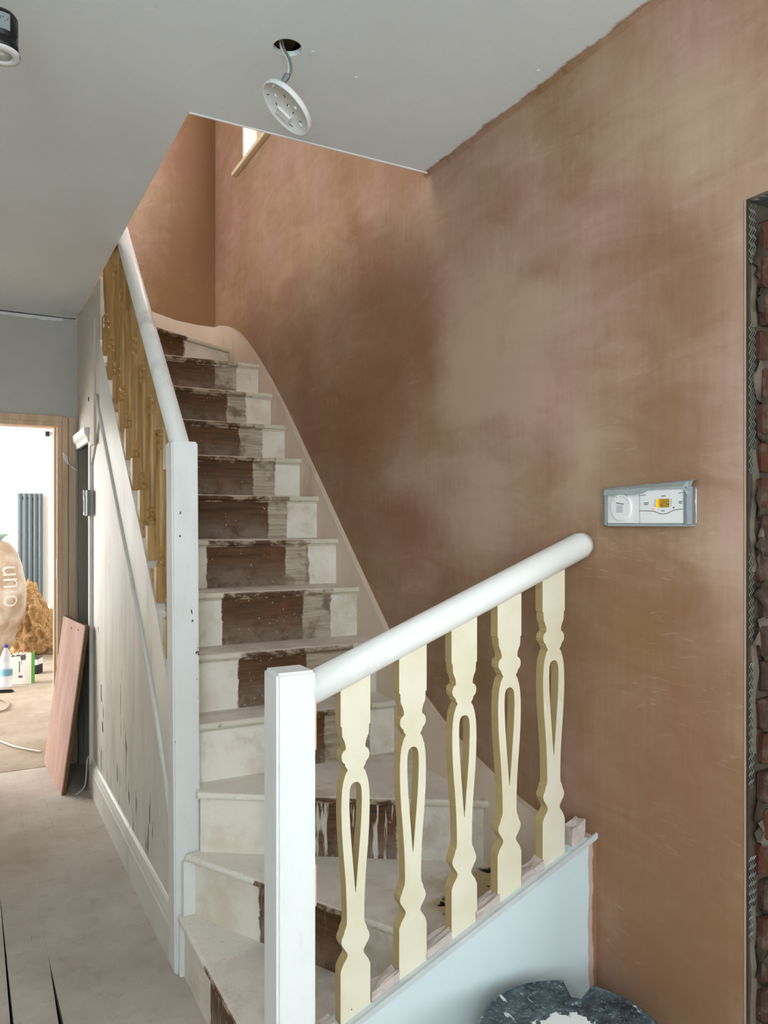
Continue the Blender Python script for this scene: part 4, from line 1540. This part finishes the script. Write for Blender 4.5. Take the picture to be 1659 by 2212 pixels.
cable('floor_cable', [(-30, 1592), (0, 1601), (30, 1612), (62, 1619), (90, 1624)], 0.0055, CABLEM, 'pale cable running over the floor to the leaning board')
cable('floor_cable', [(-25, 1536), (4, 1536), (17, 1528), (19, 1520), (8, 1513), (-6, 1513), (-25, 1516)], 0.006, plain('tan_cable_sheath', (150, 132, 106)), 'looped tan cable on the far room floor')
pc = [Vector((0.60, 4.33, 0.22)), Vector((0.565, 4.318, 0.16)), Vector((0.56, 4.315, 0.09)), Vector((0.55, 4.30, 0.03)), Vector((0.52, 4.27, 0.006)), Vector((0.50, 4.25, 0.006))]
tag(from_bm('cable_tail', tube(smooth_pts(pc, 5), 0.0045, 7), CABLEM, None, True), 'short white cable tail curling out of the cupboard onto the floor', 'cable')
pc = [Vector((0.568, 3.98, 0.42)), Vector((0.570, 3.93, 0.36)), Vector((0.572, 3.90, 0.30)), Vector((0.566, 3.90, 0.24)), Vector((0.570, 3.95, 0.22)), Vector((0.572, 3.99, 0.30))]
# ------------------------------------------------------------------ far room
ra_ = empty('column_radiator', (on_y(66, 1130, 11.0).x, 11.0, 0.2), 'tall anthracite column radiator on the white end wall', 'radiator')
x0, x1 = on_y(38, 1130, 11.0).x, on_y(93, 1130, 11.0).x
zt, zb_ = on_y(66, 1066, 11.0).z, on_y(66, 1320, 11.0).z
for k in range(5):
    x = x0 + (x1 - x0) * (k + .5) / 5
    w = (x1 - x0) / 10 * 0.93
    bm = bmesh.new()
    add_prism(bm, [(x + w * math.cos(t), 11.0 + 0.022 * math.sin(t), zb_) for t in [2 * math.pi * i / 16 for i in range(16)]], (0, 0, zt - zb_))
    from_bm('column', bm, ANTHR, ra_)
for z in (zb_ + .06, zt - .06):
    from_bm('header', tube([(x0 + .01, 11.03, z), (x1 - .01, 11.03, z)], 0.016, 10), ANTHR, ra_, True)
    from_bm('bracket', box(x0 + .04, x0 + .07, 11.03, 11.08, z - .02, z + .02), ANTHR, ra_)
v0 = Vector((x1 - .01, 11.02, zb_ + .02))
from_bm('valve_pipe', tube(smooth_pts([v0, v0 + Vector((.06, 0, .0)), v0 + Vector((.085, 0, -.03)), v0 + Vector((.088, 0, -.14)), Vector((v0.x + .088, 11.02, -.006))], 4), 0.009, 8), STEEL, ra_, True)
from_bm('valve_cap', lathe([(0.018, 0), (0.02, .02), (0.017, .06), (0.008, .07)], 14, v0 + Vector((.085, 0, -.01))), WHITEP, ra_, True)
p = on_y(104, 935, 11.07)
jb = empty('wall_camera', p, 'small black fitting high on the white end wall', 'fitting')
from_bm('fitting_body', box(p.x - .035, p.x + .01, 11.0, 11.08, p.z - .05, p.z + .05), BLACKP, jb, bevel=.006)
from_bm('fitting_arm', box(p.x + .02, p.x + .085, 11.03, 11.08, p.z + .015, p.z + .04), BLACKP, jb, bevel=.004)

# sack of insulation, film and print
sk_c = at_d(-15, 1420, 7.9)
SKP = [(.10, 0.0), (.15, .10), (.235, .28), (.285, .45), (.315, .66), (.31, .80), (.275, .98), (.235, 1.08), (.19, 1.16), (.13, 1.22), (.04, 1.245)]


def sk_r(z, a):
    for (r0, z0), (r1, z1) in zip(SKP, SKP[1:]):
        if z <= z1:
            r = r0 + (r1 - r0) * (z - z0) / (z1 - z0)
            break
    else:
        r = SKP[-1][0]
    return r * (1 + 0.07 * mnoise.noise((math.cos(a) * 2.2, math.sin(a) * 2.2, z * 5)))


sack = empty('insulation_sack', (sk_c.x, sk_c.y, 0), 'large translucent printed sack of insulation in the far room', 'sack')
bm = bmesh.new()
NS = 40
rings = []
for i in range(31):
    z = 1.245 * i / 30
    rings.append([bm.verts.new((sk_c.x + sk_r(z, 2 * math.pi * k / NS) * math.cos(2 * math.pi * k / NS), sk_c.y + sk_r(z, 2 * math.pi * k / NS) * math.sin(2 * math.pi * k / NS), z - .005)) for k in range(NS)])
for a, b in zip(rings, rings[1:]):
    for k in range(NS):
        bm.faces.new((a[k], a[(k + 1) % NS], b[(k + 1) % NS], b[k]))
bm.faces.new(rings[-1])
bm.faces.new(list(reversed(rings[0])))
SACKM = Mat('milky_polythene_over_wool', 0.3, 0.5)
SACKM.color(SACKM.mix(SACKM.ss(SACKM.noise(5, 4, 0.6), 0.35, 0.7), lin(170, 146, 122), lin(210, 198, 184)))
body = from_bm('sack_body', bm, SACKM.m, sack, True)
tc = bpy.data.curves.new('sack_print', 'FONT')
tc.body = 'oiun'
tc.size = 0.30
tmp = bpy.data.objects.new('sack_print_tmp', tc)
COL.objects.link(tmp)
bpy.context.view_layer.update()
tme = bpy.data.meshes.new_from_object(tmp.evaluated_get(bpy.context.evaluated_depsgraph_get()))
bpy.data.objects.remove(tmp)
bm = bmesh.new()
bm.from_mesh(tme)
bmesh.ops.subdivide_edges(bm, edges=list(bm.edges), cuts=2)
view = math.atan2(-sk_c.y, -sk_c.x)
for v in bm.verts:            # wrap the lettering up the side of the sack
    z = 0.56 + v.co.x * 0.80
    a = view + 0.75 - v.co.y / 0.30
    r = sk_r(min(z, 1.2), a) + .004
    v.co = Vector((sk_c.x + r * math.cos(a), sk_c.y + r * math.sin(a), z - .005))
from_bm('sack_print', bm, plain('faded_white_print', (226, 220, 212)), sack)
from_bm('sack_tie', lathe([(.05, 1.22), (.09, 1.26), (.13, 1.285), (.10, 1.29), (.03, 1.25)], 18, (sk_c.x + .02, sk_c.y, 0)), plain('green_tint_film', (176, 214, 196)), sack, True)

# spilled mineral wool
wc = at_d(76, 1420, 8.6)
bm = bmesh.new()
bmesh.ops.create_icosphere(bm, subdivisions=5, radius=1)
for v in bm.verts:
    c_ = v.co.copy()
    side = CY * c_.x - SY * c_.y
    hgt = 0.70 - 0.52 * max(0, side + .15)
    rw = 0.31 + 0.16 * max(0, side)
    n = 1 + 0.26 * mnoise.fractal(c_ * 2.4, 0.8, 2.1, 4) + .15 * mnoise.noise(c_ * 9)
    v.co = Vector((wc.x + c_.x * rw * n, wc.y + c_.y * rw * n, max(-0.005, c_.z * hgt * n)))
tag(from_bm('insulation_pile', bm, WOOL, None, True), 'heap of brown mineral wool spilled beside the sack', 'insulation')

# bottle, carton, tray
bp = at_d(13, 1484, FPX * EYE / (1484 - HORIZON))
bt = empty('water_bottle', (bp.x, bp.y, 0), 'clear plastic water bottle with blue cap on the floor', 'bottle')
PET = mk_clear('clear_pet', (214, 224, 232), 0.42, 0.08)
from_bm('bottle_body', lathe([(.03, -.005), (.048, .006), (.05, .02), (.047, .07), (.05, .09), (.05, .17), (.047, .18), (.05, .2), (.048, .24), (.034, .29), (.016, .325), (.014, .345)], 24, (bp.x, bp.y, 0)), PET, bt, True)
from_bm('bottle_label', lathe([(.0515, .10), (.0515, .155)], 24, (bp.x, bp.y, 0), False), plain('blue_label', (120, 168, 190)), bt, True)
from_bm('bottle_cap', lathe([(.0165, .338), (.0175, .342), (.0175, .36), (.015, .363)], 16, (bp.x, bp.y, 0)), plain('blue_cap', (58, 62, 140)), bt)
cp = at_d(47, 1474, FPX * EYE / (1474 - HORIZON))
ct = empty('cut_carton', (cp.x, cp.y, 0), 'white carton with a green side and torn open top', 'box')
Rz = Matrix.Translation((cp.x, cp.y, -.005)) @ Matrix.Rotation(-YAW + .18, 4, 'Z')
W2, D2, H2 = .092, .05, .27
CART = plain('white_card', (226, 224, 216), 0.7, 0.2, 0.06)
GRN = plain('green_card', (92, 168, 70), 0.6, 0.2, 0.06)
from_bm('front_wall', local(prism([(-W2, -D2, 0), (W2, -D2, 0), (W2, -D2, H2), (W2 * .55, -D2, H2), (W2 * .5, -D2, H2 * .78), (W2 * .1, -D2, H2 * .76), (0, -D2, H2 * .9), (-W2, -D2, H2 * .86)], (0, .004, 0)), Rz), CART, ct)
from_bm('side_wall', local(box(W2 - .001, W2 + .004, -D2, D2, 0, H2), Rz), GRN, ct)
from_bm('side_wall', local(box(-W2, -W2 + .004, -D2 + .004, D2, 0, H2 * .9), Rz), CART, ct)
from_bm('back_wall', local(box(-W2 + .004, W2 - .001, D2 - .004, D2, 0, H2 * .95), Rz), CART, ct)
from_bm('carton_base', local(box(-W2 + .004, W2 - .001, -D2 + .004, D2 - .004, 0, .004), Rz), CART, ct)
for (a, b, c1, c2) in ((-.01, -.003, .10, .20), (.010, .014, .17, .20), (-.014, .02, .055, .075)):
    from_bm('print_mark', local(box(a, b, -D2 - .0012, -D2 + .0005, c1, c2), Rz), INK, ct)
bm = bmesh.new()
bmesh.ops.create_grid(bm, x_segments=14, y_segments=8, size=1)
for v in bm.verts:
    v.co = Vector((v.co.x * W2 * .8 - .01, v.co.y * D2 * .8, H2 * .93 + .03 * mnoise.noise(v.co * 3)))
r = bmesh.ops.extrude_face_region(bm, geom=list(bm.faces))
bmesh.ops.translate(bm, verts=[g for g in r['geom'] if isinstance(g, bmesh.types.BMVert)], vec=(0, 0, 0.003))
from_bm('torn_lining', local(bm, Rz), plain('crumpled_foil_paper', (200, 194, 184), 0.5, 0.3, 0.25, 40), ct)
tp = at_d(77, 1455, FPX * EYE / (1455 - HORIZON))
tr = empty('black_tub', (tp.x, tp.y, 0), 'small black tub with white band beside the carton', 'tub')
Rt = Matrix.Translation((tp.x, tp.y + .06, -.005)) @ Matrix.Rotation(-YAW - .1, 4, 'Z')
from_bm('tub_body', local(wall_bm('y', -.055, .055, -.055, .045, 0, .085), Rt), BLACKP, tr, bevel=.003)
from_bm('tub_band', local(box(-.058, .048, -.058, .058, .085, .135), Rt), WHITEP, tr, bevel=.002)
from_bm('tub_lid', local(prism([(-.05, -.05, .1355), (.045, -.05, .1355), (.045, .05, .15), (-.05, .05, .15)], (0, 0, .006)), Rt), BLACKP, tr)
op = at_d(7, 1486, FPX * EYE / (1487 - HORIZON))
ot = empty('black_offcut', (op.x, op.y, 0), 'flat black plastic offcut lying in front of the bottle', 'offcut')
from_bm('offcut_plate', prism([(op.x - .12, op.y - .14, -.004), (op.x + .06, op.y - .19, -.004), (op.x + .075, op.y - .15, -.004), (op.x - .11, op.y - .09, -.004)], (0, 0, .012)), BLACKP, ot)
from_bm('offcut_rib', prism([(op.x - .115, op.y - .12, .008), (op.x + .06, op.y - .17, .008), (op.x + .062, op.y - .163, .008), (op.x - .113, op.y - .112, .008)], (0, 0, .01)), BLACKP, ot)
